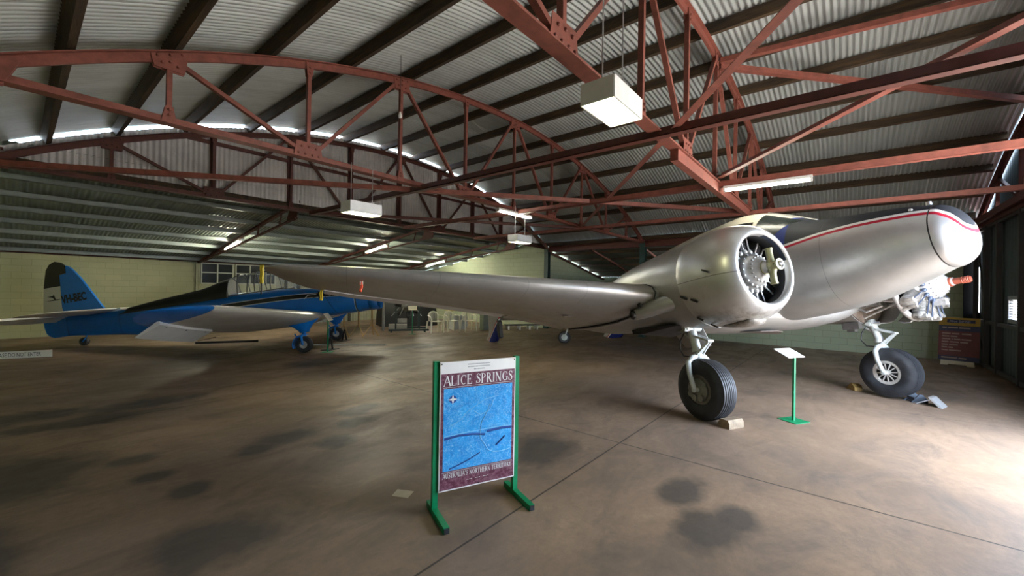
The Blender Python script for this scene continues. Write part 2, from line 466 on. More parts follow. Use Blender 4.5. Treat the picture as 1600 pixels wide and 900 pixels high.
# ---- timber purlins under the main roof
names = ['first', 'second', 'third', 'fourth', 'fifth', 'sixth', 'seventh', 'eighth', 'ninth']
half = [6.95, 6.1, 5.10, 3.95, 2.84, 1.69, .56]
for side in (-1, 1):
    for i, hx in enumerate(half):
        x = XC+side*hx; t = -side*math.asin(hx/RAD)
        M = Matrix.Rotation(-side*math.asin(hx/RAD)*-1, 3, 'Y')
        z = arch(x)
        mb = MB(); mb.box((x+side*.12*hx/RAD, (YF+.2+YG+.3)/2, z+.12), (.075, YG-YF+.1, .165), M)
        tag(mb.build('timber_purlin', TIMBER), 'dark timber purlin under the curved roof, %s up from the %s eave' % (names[i], 'left' if side < 0 else 'right'), 'purlin', 'timber purlins under the curved roof')
for x, nm in ((-.55, 'left'), (15.0, 'right')):
    tag(MB().box((x, (YF+YG)/2+.2, arch(x)+.1), (.1, YG-YF, .16)).build('eave_purlin', TIMBER), 'dark timber eave plate running along the %s eave of the curved roof' % nm, 'purlin')
# ---- lean-to purlins
for i in range(8):
    y = YG+.55+i*1.13
    mb = MB(); z = lean_z(y)-.02
    mb.bx(XL, XE, y-.012, y+.012, z-.12, z); mb.bx(XL, XE, y-.012, y+.05, z-.12, z-.108); mb.bx(XL, XE, y-.012, y+.05, z-.012, z)
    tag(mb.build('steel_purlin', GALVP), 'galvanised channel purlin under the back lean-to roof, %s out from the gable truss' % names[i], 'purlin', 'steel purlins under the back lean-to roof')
for i in range(5):
    x = XE+.7+i*1.05
    tag(MB().bx(x-.03, x+.03, YF+.2, YG, side_z(x)-.13, side_z(x)-.02).build('side_purlin', TIMBER), 'dark purlin under the low side roof beyond the right columns, %s from the eave' % names[i], 'purlin', 'purlins under the side lean-to roof')
# ---- rafters of lean-tos
def rafter(p0, p1, label, deep=.42):
    t = thing('lean_to_rafter', label, 'rafter', (0, 0, 0))
    p0, p1 = V(p0), V(p1); d = (p1-p0)
    mb = MB(); mb.bar(p0, p1, .09, .05); mb.bar(p0, p1, .012, .09, off=(0, .03)); mb.build('top_chord', REDD, t)
    q0 = p0+d*.02-V((0, 0, deep)); q1 = p0+d*.92-V((0, 0, .05))
    MB().bar(q0, q1, .07, .04).build('bottom_chord', REDD, t)
    for k in (.12, .3, .5, .7):
        a = p0+d*k; b = q0+(q1-q0)*(k/.92)
        MB().bar(a, b, .03, .03).build('strut', REDD, t)
    MB().prism([p0+V((-.006, 0, .02)), q0+V((-.006, 0, -.05)), q0+d*.07+V((-.006, 0, 0)), p0+d*.06+V((-.006, 0, .0))], (.012, 0, 0)).build('gusset_plate', REDD, t)
    return t
for x, nm in ((4.45, 'left, above the window wall'), (8.8, 'middle, above the wing'), (13.15, 'right, nearest the green end wall')):
    rafter((x, YG+.14, lean_z(YG+.14)-.19), (x, YB, lean_z(YB)-.13), 'dark red lean-to roof rafter truss at %s' % nm, .36)
for y, nm in ((4.6, 'nearest the near column'), (6.05, 'at the middle column'), (8.2, 'between the two far columns'), (10.3, 'against the green end wall')):
    a = V((XE+.1, y, side_z(XE)-.17)); b = V((20.4, y, side_z(20.4)-.17))
    mb = MB(); mb.bar(a, b, .07, .08); tag(mb.build('side_rafter', REDD), 'dark red rafter of the low side roof, %s' % nm, 'rafter')
# ---- columns and eave beam
for y, nm in ((YG-.02, 'at the back right corner of the main bay'), (6.0, 'under the middle roof truss at the right eave')):
    mb = MB(); z1 = 3.55
    mb.bx(XE-.1, XE-.088, y-.1, y+.1, 0, z1); mb.bx(XE+.088, XE+.1, y-.1, y+.1, 0, z1); mb.bx(XE-.09, XE+.09, y-.008, y+.008, 0, z1)
    mb.bx(XE-.14, XE+.14, y-.14, y+.14, 0, .015)
    tag(mb.build('steel_column', DARKGREEN), 'dark green steel column %s' % nm, 'column')
for a, b, nm in ((6.05, YG-.1, 'between the two far green columns'), (1.8, 5.95, 'above the nacelle'), (YF+.1, 1.65, 'beyond the silver nose')):
    mb = MB(); mb.bx(XE-.1, XE+.1, a, b, 3.64, 3.655); mb.bx(XE-.1, XE+.1, a, b, 3.40, 3.415); mb.bx(XE-.007, XE+.007, a, b, 3.41, 3.65)
    tag(mb.build('eave_beam', REDD), 'dark red I beam under the right eave, %s' % nm, 'beam')

# ---- bowstring trusses
def make_truss(y, label, m, dim=1.0):
    t = thing('roof_truss', label, 'roof truss', (0, y, 0))
    mb = MB(); n = 60; xs = [PX[0]-.05+(PX[10]-PX[0]+.1)*k/n for k in range(n+1)]
    def P(x, dz): return V((x+(x-XC)/RAD*dz, 0, arch(x)+dz))
    rr = [[(P(x, 0)+V((0, a, 0))), (P(x, 0)+V((0, -a, 0))), (P(x, -.012)+V((0, -a, 0))), (P(x, -.012)+V((0, -b, 0))), (P(x, -.10)+V((0, -b, 0))), (P(x, -.10)+V((0, b, 0))), (P(x, -.012)+V((0, b, 0))), (P(x, -.012)+V((0, a, 0)))] for x in xs for a, b in ((.065, .018),)]
    mb.loft(rr); mb.build('top_chord', m, t)
    mb = MB(); x0, x1 = PX[0]-.05, PX[10]+.05
    prof = [(-.075, ZC-.04), (.075, ZC-.04), (.075, ZC-.028), (.018, ZC-.028), (.018, ZC+.045), (-.018, ZC+.045), (-.018, ZC-.028), (-.075, ZC-.028)]
    mb.loft([[(x, a, b) for a, b in prof] for x in (x0, x1)]); mb.build('bottom_chord', m, t)
    for i in range(1, 10):
        x = PX[i]; MB().bar((x, 0, ZC+.02), (x, 0, arch(x)-.05), .06, .05, (1, 0, 0)).build('vertical_strut', m, t)
    for i in range(1, 10):
        if i % 2 == 1:
            for j in (i-1, i+1):
                if 2 <= j <= 8 or (j in (0, 10) and False):
                    a = V((PX[i]+(j-i)*.08, 0, arch(PX[i])-.1)); b = V((PX[j]-(j-i)*.08, 0, ZC+.05))
                    MB().bar(a, b, .05, .06, (0, 1, 0)).build('diagonal_brace', m, t)
    def gus(pts, bolts):
        mb = MB()
        for s in (-1, 1):
            mb.prism([(x, s*.026, z) for x, z in pts], (0, s*.009, 0))
            for bx_, bz in bolts: mb.lathe([(0, .016), (.012, .016), (.02, .008)], (bx_, s*.034, bz), (0, s, 0), 7, cap1=True)
        mb.build('gusset_plate', m, t, 30)
    for i in range(1, 10):
        x = PX[i]; za = arch(x)
        if i % 2 == 1:
            w = .17
            gus([(x-w, arch(x-w)-.02), (x+w, arch(x+w)-.02), (x+w*.8, za-.22), (x-w*.8, za-.22)], [(x+d, arch(x+d)-.05) for d in (-.11, 0, .11)]+[(x-.07, za-.16), (x+.07, za-.16), (x, za-.13)])
            gus([(x-.07, ZC-.02), (x+.07, ZC-.02), (x+.035, ZC+.16), (x-.035, ZC+.16)], [(x, ZC+.06), (x, ZC+.12)])
        else:
            w = .2
            gus([(x-w, ZC-.02), (x+w, ZC-.02), (x+w*.85, ZC+.19), (x-w*.85, ZC+.19)], [(x+d, ZC+.02) for d in (-.14, -.05, .05, .14)]+[(x-.1, ZC+.12), (x, ZC+.13), (x+.1, ZC+.12)])
            gus([(x-.06, za-.03), (x+.06, za-.03), (x+.035, za-.22), (x-.035, za-.22)], [(x, za-.1), (x, za-.17)])
    for x, s in ((PX[0], 1), (PX[10], -1)):
        xx = x+s*.50
        gus([(x, ZC-.06), (xx-s*.13, ZC-.06), (xx, arch(xx)-.03), (x, arch(x)+.02)], [(xx-s*.2, ZC), (xx-s*.4, ZC), (xx-s*.2, ZC+.25)])
    return t
tn = make_truss(TY[1], 'red oxide bowstring roof truss nearest overhead, over the silver engine cowling', RED)
MB().bx(5.28, 10.1, -.05, .05, ZC-.19, ZC-.045).build('stiffening_channel', RED, tn)
make_truss(TY[2], 'red oxide bowstring roof truss across the middle, its whole arch in view at left', RED)
make_truss(TY[3], 'dark red bowstring truss standing against the pale gable sheeting', REDD)
make_truss(TY[0], 'red bowstring truss above the hangar door head', REDD)
# gable framing posts and girt
for i, k in enumerate(PX[2:9]):
    tag(MB().bx(k-.05, k+.05, YG+.05, YG+.11, 3.6, arch(k)-.06).build('gable_post', REDD), 'dark red upright behind the gable truss, %s from the left' % names[i], 'post', 'uprights behind the gable truss')
tag(MB().bx(-.3, 15, YG+.03, YG+.10, 3.64, 3.73).build('gable_sill_timber', TIMBER), 'long dark timber sill under the pale gable sheeting', 'beam')
mb = MB(); mb.bar((2.2, YG+.09, 4.74), (12.4, YG+.09, 4.74), .03, .08)
tag(mb.build('gable_girt', REDD), 'dark red level girt across the middle of the pale gable sheeting', 'brace')

# ---- longitudinal ties and plan bracing
def tie(x, label, z=3.52, m=RED):
    mb = MB(); mb.bx(x-.055, x+.055, YF+.1, YG-.06, z-.045, z-.033); mb.bx(x-.055, x-.043, YF+.1, YG-.06, z-.045, z+.045)
    tag(mb.build('longitudinal_tie', m), label, 'tie beam')
tie(4.65, 'dark red longitudinal tie running from upper right to the gable, left of the others', 3.53, REDD)
tie(7.42, 'red longitudinal tie carrying the nearest fluorescent batten')
tie(10.42, 'red longitudinal tie passing just above the cowling')
tag(MB().bar((7.95, YF+.25, 5.53), (7.32, 1.66, 5.53), .09, .08).build('ridge_tie', RED), 'red steel channel running up and right from the truss apex under the roof sheets', 'tie beam')
def brace(a, b, label, m=RED, z=3.50):
    a = V((*a, z)); b = V((*b, z)); mb = MB(); mb.angle(a, b, .08); tag(mb.build('plan_brace', m), label, 'brace')
brace((-.47, YG-.1), (10.3, 1.80), 'long thin red brace from the gable left end to the truss over the cowling')
brace((-.3, -2.35), (10.3, 5.95), 'red diagonal brace rising to the top of the picture behind the box light', RED, 3.54)
brace((2.6, -2.35), (7.3, 1.65), 'red diagonal brace at upper right sloping down toward the batten light', RED, 3.60)
mb = MB(); mb.angle((7.35, 1.68, 5.42), (11.0, -2.35, 5.08), .085); tag(mb.build('plan_brace', RED), 'red brace running right from the truss apex, crossing the sloping brace at upper right', 'brace')
brace((7.4, 6.1), (15.0, YG-.1), 'thin red brace between the middle truss and the back right column', REDD, 3.5)
brace((10.4, 6.1), (4.7, YG-.1), 'thin dark brace near the far box light', REDD, 3.52)
# ------------------------------------------------------------------ silver twin-engined aeroplane
LFT = V((.869, -.495, 0)).normalized(); FWD = V((LFT.y, -LFT.x, 0)); TH = R(11.5)
BX = FWD*math.cos(TH)+V((0, 0, math.sin(TH))); BZ = V((0, 0, math.cos(TH)))-FWD*math.sin(TH)
BM = Matrix((BX, LFT, BZ)).transposed()
plane = thing('twin_engine_airplane', 'silver twin-engined aircraft with blunt nose, one bare engine, facing the open door', 'aircraft', (7.70, .504, 0), BM)
ST = [(-1.5, 2.36), (.1, 2.30), (.56, 2.355), (1.2, 2.405), (1.8, 2.37), (2.06, 2.335), (2.16, 2.28), (2.23, 2.19), (2.27, 2.10), (2.35, 2.0)]
def fus_masks(g, s, l, h, c):
    d = g.math('SUBTRACT', h, g.curve(s, ST))
    above = g.math('GREATER_THAN', d, .034)
    white = g.math('MULTIPLY', g.math('GREATER_THAN', d, .0), g.math('LESS_THAN', d, .034))
    redb = g.math('MULTIPLY', g.math('GREATER_THAN', d, -.035), g.math('LESS_THAN', d, .001))
    roof = g.math('GREATER_THAN', h, g.curve(s, [(-3, 2.80), (-.2, 2.86), (.45, 2.84), (.8, 3.4), (2.4, 3.5)]))
    top = g.mix(g.math('LESS_THAN', s, .55), (.018, .020, .025), (.010, .022, .12))
    top = g.mix(roof, top, (.42, .39, .32))
    c = g.mix(above, c, top); c = g.mix(white, c, (.75, .74, .70)); c = g.mix(redb, c, (.38, .012, .03))
    k = g.math('GREATER_THAN', d, -.035)
    seam = None
    for sx in (1.0, .1, -1.2):
        q = g.math('LESS_THAN', g.math('ABSOLUTE', g.math('SUBTRACT', s, sx)), .003); seam = q if seam is None else g.math('MAXIMUM', seam, q)
    c = g.mix(g.math('MULTIPLY', seam, .5), c, (.08, .08, .08))
    return c, k
FUS = silver_mat('fuselage_paint', masks=fus_masks, dirt=.45)
F_C = [(-8.0, 2.32), (-5, 2.20), (-3, 2.08), (-1, 2.00), (0, 2.00), (.6, 2.01), (1.2, 2.02), (1.8, 2.05), (2.05, 2.045)]
F_T = [(-8.0, 2.45), (-6, 2.66), (-4, 2.94), (-2.4, 3.10), (-1.2, 3.19), (-.4, 3.20), (-.02, 3.13), (.4, 2.92), (.78, 2.72), (1.2, 2.635), (1.8, 2.52), (2.05, 2.44)]
F_B = [(-8.0, 2.2), (-6, 1.86), (-4, 1.52), (-2, 1.34), (-.8, 1.29), (0, 1.31), (.6, 1.345), (1.2, 1.42), (1.8, 1.60), (2.05, 1.69)]
F_W = [(-8.0, .07), (-6, .34), (-4, .56), (-2, .66), (-.5, .675), (.2, .655), (.8, .60), (1.2, .545), (1.8, .445), (2.05, .385)]
def fus_pt(s, a, off=0):
    """a = 0 bottom .. pi/2 right side(+l) .. pi top"""
    c, t, b, w = (hermite(q, s) for q in (F_C, F_T, F_B, F_W))
    ca, sa = math.cos(a), math.sin(a)
    up = ca < 0
    ht = (t-c) if up else (c-b)
    tall = max(0, min(1, (ht-.7)/.4)) if up else 0
    e = .86-.12*tall
    l = (w+off)*math.copysign(abs(sa)**(e), sa); h = c-(ht+off)*math.copysign(abs(ca)**(.92), ca)
    return V((s, l, h))
NS = [-8.0+.2*k for k in range(36)]+[-.85+.1*k for k in range(30)]
NS = [x for x in NS if x < 2.05]+[2.05]
mb = MB(); mb.loft([[fus_pt(s, 2*PI*k/56) for k in range(56)] for s in NS]); mb.build('fuselage', FUS, plane, 50)
# nose cap
def nose_pt(s, a):
    k = (s-2.06)/.235; sc = max(0, 1-k**1.85)**.56; p = fus_pt(2.05, a); c = V((0, 0, 2.045))
    q = V((s, p.y*sc, c.z+(p.z-c.z)*sc-.045*k*k)); return q
nose_ss = [2.062, 2.09, 2.12, 2.155, 2.19, 2.22, 2.25, 2.27, 2.285, 2.292, 2.2949]
mb = MB(); mb.loft([[nose_pt(s, 2*PI*k/56) for k in range(56)] for s in nose_ss])
mb.build('nose_cone', silver_mat('nose_paint', (.50, .50, .50), .33, .74, .25, fus_masks), plane, 60)
mb = MB(); mb.loft([[fus_pt(2.05, 2*PI*k/56)*1 + V((d, 0, 0)) for k in range(56)] for d in (-.004, .014)], False, False); mb.build('nose_seam', BLACK, plane)
# windscreen and cabin windows laid over the skin
def glazing(s0f, s1f, a0, a1, n=10):
    mb = MB()
    def fn(u, v):
        a = a0+(a1-a0)*v; s0 = s0f(v) if callable(s0f) else s0f; s1 = s1f(v) if callable(s1f) else s1f
        return fus_pt(s0+(s1-s0)*u, a, .006)
    return mb.grid(fn, n, 8)
for sg in (-1, 1):
    def A(d): return PI+sg*d
    glazing(lambda v: .14-.06*v, lambda v: .66-.26*v, A(.30), A(.95)).build('windscreen', GLASSD, plane, 60)
    glazing(lambda v: -.62, lambda v: .04-.0*v, A(.62), A(1.12)).build('cockpit_window', GLASSD, plane, 60)
    for s0 in (-1.35, -2.2, -3.05, -3.9):
        glazing(s0, s0+.55, A(.78), A(1.10)).build('cabin_window', GLASSD, plane, 60)
mb = MB(); mb.tube([fus_pt(.72-.0*k, PI, .01) if k == 0 else fus_pt(.72-.36*k, PI, .012) for k in range(3)], .016, 6); mb.build('windscreen_post', SILVER, plane, 60)
mb = MB(); mb.cyl((1.98, -.03, 2.47), (1.98, -.03, 2.51), .03); mb.ball((1.90, -.26, 2.42), .022); mb.build('nose_fitting', STEEL, plane, 40)

# --- wings
def foil(t, n=12, camber=.02):
    up, lo = [], []
    for k in range(n+1):
        x = .5*(1-math.cos(PI*k/n)); yt = 5*t*(.2969*math.sqrt(x)-.126*x-.3516*x*x+.2843*x**3-.1036*x**4)
        yc = camber*4*x*(1-x); up.append((x, yc+yt)); lo.append((x, yc-yt))
    return up[::-1]+lo[1:-1]
def wing_ring(l, le, te, t, camber=.015):
    sl, hl = le; st, ht = te; c = math.hypot(sl-st, hl-ht); r = []
    for x, z in foil(t, 12, camber):
        r.append(V((sl+(st-sl)*x, l, hl+(ht-hl)*x+z*c)))
    return r
W_LE_S = [(2.6, .06), (6.8, -.40), (7.2, -.46), (7.36, -.53), (7.41, -.62)]
W_TE_S = [(2.6, -2.52), (6.3, -1.86), (6.8, -1.68), (7.1, -1.42), (7.3, -1.04), (7.41, -.68)]
W_LE_H = [(2.6, 1.735), (6.8, 2.05), (7.41, 2.09)]
W_TE_H = [(2.6, 1.50), (3.8, 1.715), (5.0, 1.86), (6.4, 1.985), (7.41, 2.07)]
W_T = [(2.6, .175), (6.8, .125), (7.27, .10)]
def wsec(l): return ((hermite(W_LE_S, l), hermite(W_LE_H, l)), (hermite(W_TE_S, l), hermite(W_TE_H, l)), hermite(W_T, l))
def wing_masks(g, s, l, h, c):
    seam = None
    for q in (-6.55, -5.5, -4.4, -3.6):
        z = g.math('LESS_THAN', g.math('ABSOLUTE', g.math('SUBTRACT', l, q)), .004); seam = z if seam is None else g.math('MAXIMUM', seam, z)
    c = g.mix(g.math('MULTIPLY', seam, .35), c, (.12, .12, .12)); return c, 0.0
WINGM = silver_mat('wing_paint', (.46, .45, .43), .40, .70, .55, wing_masks)
ls = [2.6, 3.0, 3.5, 4.0, 4.5, 5.0, 5.5, 6.0, 6.4, 6.7, 6.9, 7.05, 7.15, 7.22, 7.3, 7.35, 7.39, 7.41]
mb = MB(); mb.loft([wing_ring(-l, *wsec(l)) for l in ls]); mb.build('outer_wing', WINGM, plane, 60)
# aileron and flap trailing strips
for nm, l0, l1 in (('aileron', 4.05, 6.85), ('flap', 2.75, 3.98)):
    mb = MB(); rr = []
    for k in range(9):
        l = l0+(l1-l0)*k/8; (sl, hl), (st, ht), t = wsec(l); x = .86
        a = V((sl+(st-sl)*x, -l, hl+(ht-hl)*x)); b = V((st-.02, -l, ht-.010))
        rr.append([a+V((0, 0, -.028)), b+V((0, 0, -.022)), b+V((-.02, 0, .010)), b+V((0, 0, .016)), a+V((0, 0, .028))])
    mb.loft(rr); mb.build(nm, pm('aileron_lit', (.62, .62, .64), .4, .2, .05) if nm == 'aileron' else SILVERD, plane, 40)  # pale aileron colour stands for light catching the trailing edge
# joint gap and inspection panel
r0 = [p for p in wing_ring(-2.6, *wsec(2.6))]
mb = MB(); mb.tube([p+V((0, -.004, 0)) for p in r0[6:24]], .012, 6); mb.build('wing_joint_strip', BLACK, plane, 60)
def under(l, x):
    (sl, hl), (st, ht), t = wsec(l); c = sl-st; yt = 5*t*(.2969*math.sqrt(x)-.126*x-.3516*x*x+.2843*x**3-.1036*x**4)
    return V((sl+(st-sl)*x, -l, hl+(ht-hl)*x+(.06*x*(1-x)-yt)*c))
p = under(3.35, .45); mb = MB(); mb.lathe([(0, .085), (.012, .075), (.014, .06)], p-V((0, 0, -.004)), (-.05, 0, -1), 20, cap1=True); mb.build('inspection_cover', STEEL, plane, 40)
p = under(7.0, .55)
# centre section
CS = [(0, (.16, 1.40), (-2.4, 1.37), .18), (1.0, (.16, 1.43), (-2.45, 1.39), .18), (1.5, (.13, 1.50), (-2.48, 1.42), .18), (2.6, (.06, 1.735), (-2.52, 1.50), .175)]
secs = [(-l, a, b, t) for l, a, b, t in CS[::-1]]+CS[1:]
mb = MB(); mb.loft([wing_ring(l, a, b, t) for l, a, b, t in secs]); mb.build('wing_centre_section', SILVERD, plane, 60)
# rough torn lower skin between the nacelles
mb = MB(); pts = [(-.45, -.55, 1.19), (-.15, -.45, 1.175), (-.05, -.2, 1.165), (-.12, .0, 1.15), (-.2, .12, 1.155), (-.3, .1, 1.13), (-.36, .28, 1.15), (-.6, .2, 1.165)]
mb.prism(pts, (0, 0, .008)); mb.build('torn_belly_skin', pm('torn_skin', (.16, .13, .11), .6, .3, .3, 9), plane)

# --- nacelles (right side, l<0, complete; left side cut at the firewall)
NA_C = [(-2.9, 1.70), (-2.0, 1.80), (-1.2, 1.86), (-.5, 1.84), (0, 1.82), (.5, 1.81)]
NA_H = [(-2.9, .03), (-2.0, .27), (-1.2, .47), (-.5, .56), (0, .595), (.5, .61)]
NA_W = [(-2.9, .03), (-2.0, .30), (-1.2, .46), (-.5, .55), (0, .59), (.5, .61)]
def nac_ring(l0, s, n=40):
    c, h, w = (hermite(q, s) for q in (NA_C, NA_H, NA_W)); r = []
    for k in range(n):
        a = 2*PI*k/n; zz = math.sin(a)*h
        if zz < 0: zz *= hermite([(-2.9, 1), (-1.2, .95), (-.3, .98), (.5, 1)], s)
        r.append(V((s, l0+math.cos(a)*w, c+zz)))
    return r
for l0, send in ((-1.98, .47), (1.98, .02)):
    ss = [x for x in [-2.9, -2.7, -2.4, -2.0, -1.6, -1.2, -.9, -.6, -.3, -.1, .1, .3] if x < send]+[send]
    mb = MB(); mb.loft([nac_ring(l0, s) for s in ss]); n = mb.build('nacelle', SILVER if l0 < 0 else SILVERD, plane, 60)
    if l0 < 0: nacR = n
    else: nacL = n
# side fairing between nacelle and outer wing
mb = MB(); rr = []
for k in range(9):
    t = k/8; l = -2.28-.34*t
    b0 = nac_ring(-1.98, 0.0)
    (sl, hl), (st, ht), th = wsec(2.6)
    grow = (1-t)**1.6
    rr.append(wing_ring(l, (sl+.30*grow, hl+.02*grow), (st, ht), th+.11*grow, .0))
mb.loft(rr, False, False); mb.build('wing_fairing', SILVER, plane, 60)
# cowling
def cowl_masks(g, s, l, h, c):
    q = g.math('MULTIPLY', g.math('GREATER_THAN', g.math('ADD', l, g.math('MULTIPLY', s, -.30)), -2.26), g.math('GREATER_THAN', h, 1.93))
    q = g.math('MULTIPLY', q, g.math('GREATER_THAN', s, .62)); q = g.math('MULTIPLY', q, g.math('LESS_THAN', s, 1.22))
    c = g.mix(q, c, (.028, .036, .055))
    seam = g.math('LESS_THAN', g.math('ABSOLUTE', g.math('SUBTRACT', h, 1.76)), .0035)
    seam = g.math('MULTIPLY', seam, g.math('LESS_THAN', l, -1.98))
    low_blotch = g.math('MULTIPLY', g.ramp(h, 1.45, 1.18), g.ramp(g.noise(9, 6, .7), .42, .62))  # dark noise blotches, stronger towards the bottom of the cowl
    c = g.mix(g.math('MULTIPLY', low_blotch, .75), c, (.10, .08, .06))
    c = g.mix(g.math('MULTIPLY', seam, .8), c, (.03, .03, .03)); return c, q
COWL = silver_mat('cowling_paint', (.62, .62, .60), .34, .72, .5, cowl_masks)
HC = 1.818
prof = [(.40, .585), (.47, .612), (.55, .622), (.80, .622), (.95, .61), (1.05, .587), (1.13, .555), (1.19, .517), (1.23, .478), (1.243, .450), (1.238, .428), (1.21, .413), (1.17, .409)]
mb = MB(); mb.lathe(prof, (0, -1.98, HC), (1, 0, 0), 72); cowl = mb.build('engine_cowling', COWL, plane, 70)
mb = MB(); mb.lathe([(1.172, .4095), (1.14, .408), (1.05, .43), (.8, .55), (.55, .58), (.45, .58)], (0, -1.98, HC), (1, 0, 0), 72); mb.build('cowl_inner_shade', pm('inner_shade_black', (.012, .012, .013), .6), cowl, 60)  # black inner surface puts the shade inside the cowl into colour
# cowl fasteners, hinge line
mb = MB()
for a, sx in ((PI+.35, .52), (PI+.45, .66), (PI-.05, .95), (PI+.9, .55), (PI+1.2, .6)):
    y, z = math.cos(a)*.626, math.sin(a)*.626
    mb.bar((sx-.05, -1.98+y, HC+z), (sx+.05, -1.98+y*.999, HC+z-.05), .02, .02, (0, y, z))
mb.build('cowl_latch', BLACK, cowl)
mb = MB(); mb.box((1.17, -1.98+.475, HC-.06), (.07, .03, .20)); mb.build('cowl_clip', STEEL, cowl)
# chin scoop
mb = MB(); rr = []
for s_, w_, z0, z1 in ((.45, .06, 1.21, 1.25), (.7, .15, 1.17, 1.26), (.92, .17, 1.155, 1.29), (1.02, .15, 1.17, 1.30), (1.06, .10, 1.21, 1.31)):
    rr.append([V((s_, -1.98+w_*math.cos(2*PI*k/20), (z0+z1)/2+(z1-z0)/2*math.sin(2*PI*k/20))) for k in range(20)])
mb.loft(rr); mb.build('chin_scoop', pm('scuffed_scoop', (.20, .18, .155), .6, .3, .5, 16, .1, (.45, .43, .40), 9, .6), cowl, 60)
# black disc behind the cylinders, its colour standing for shade inside the cowl
MB().lathe([(.46, .0), (.46, .59), (.50, .59), (.50, .0)], (0, -1.98, HC), (1, 0, 0), 32).build('engine_shade_disc', pm('engine_black', (.012, .012, .013), .6), plane)

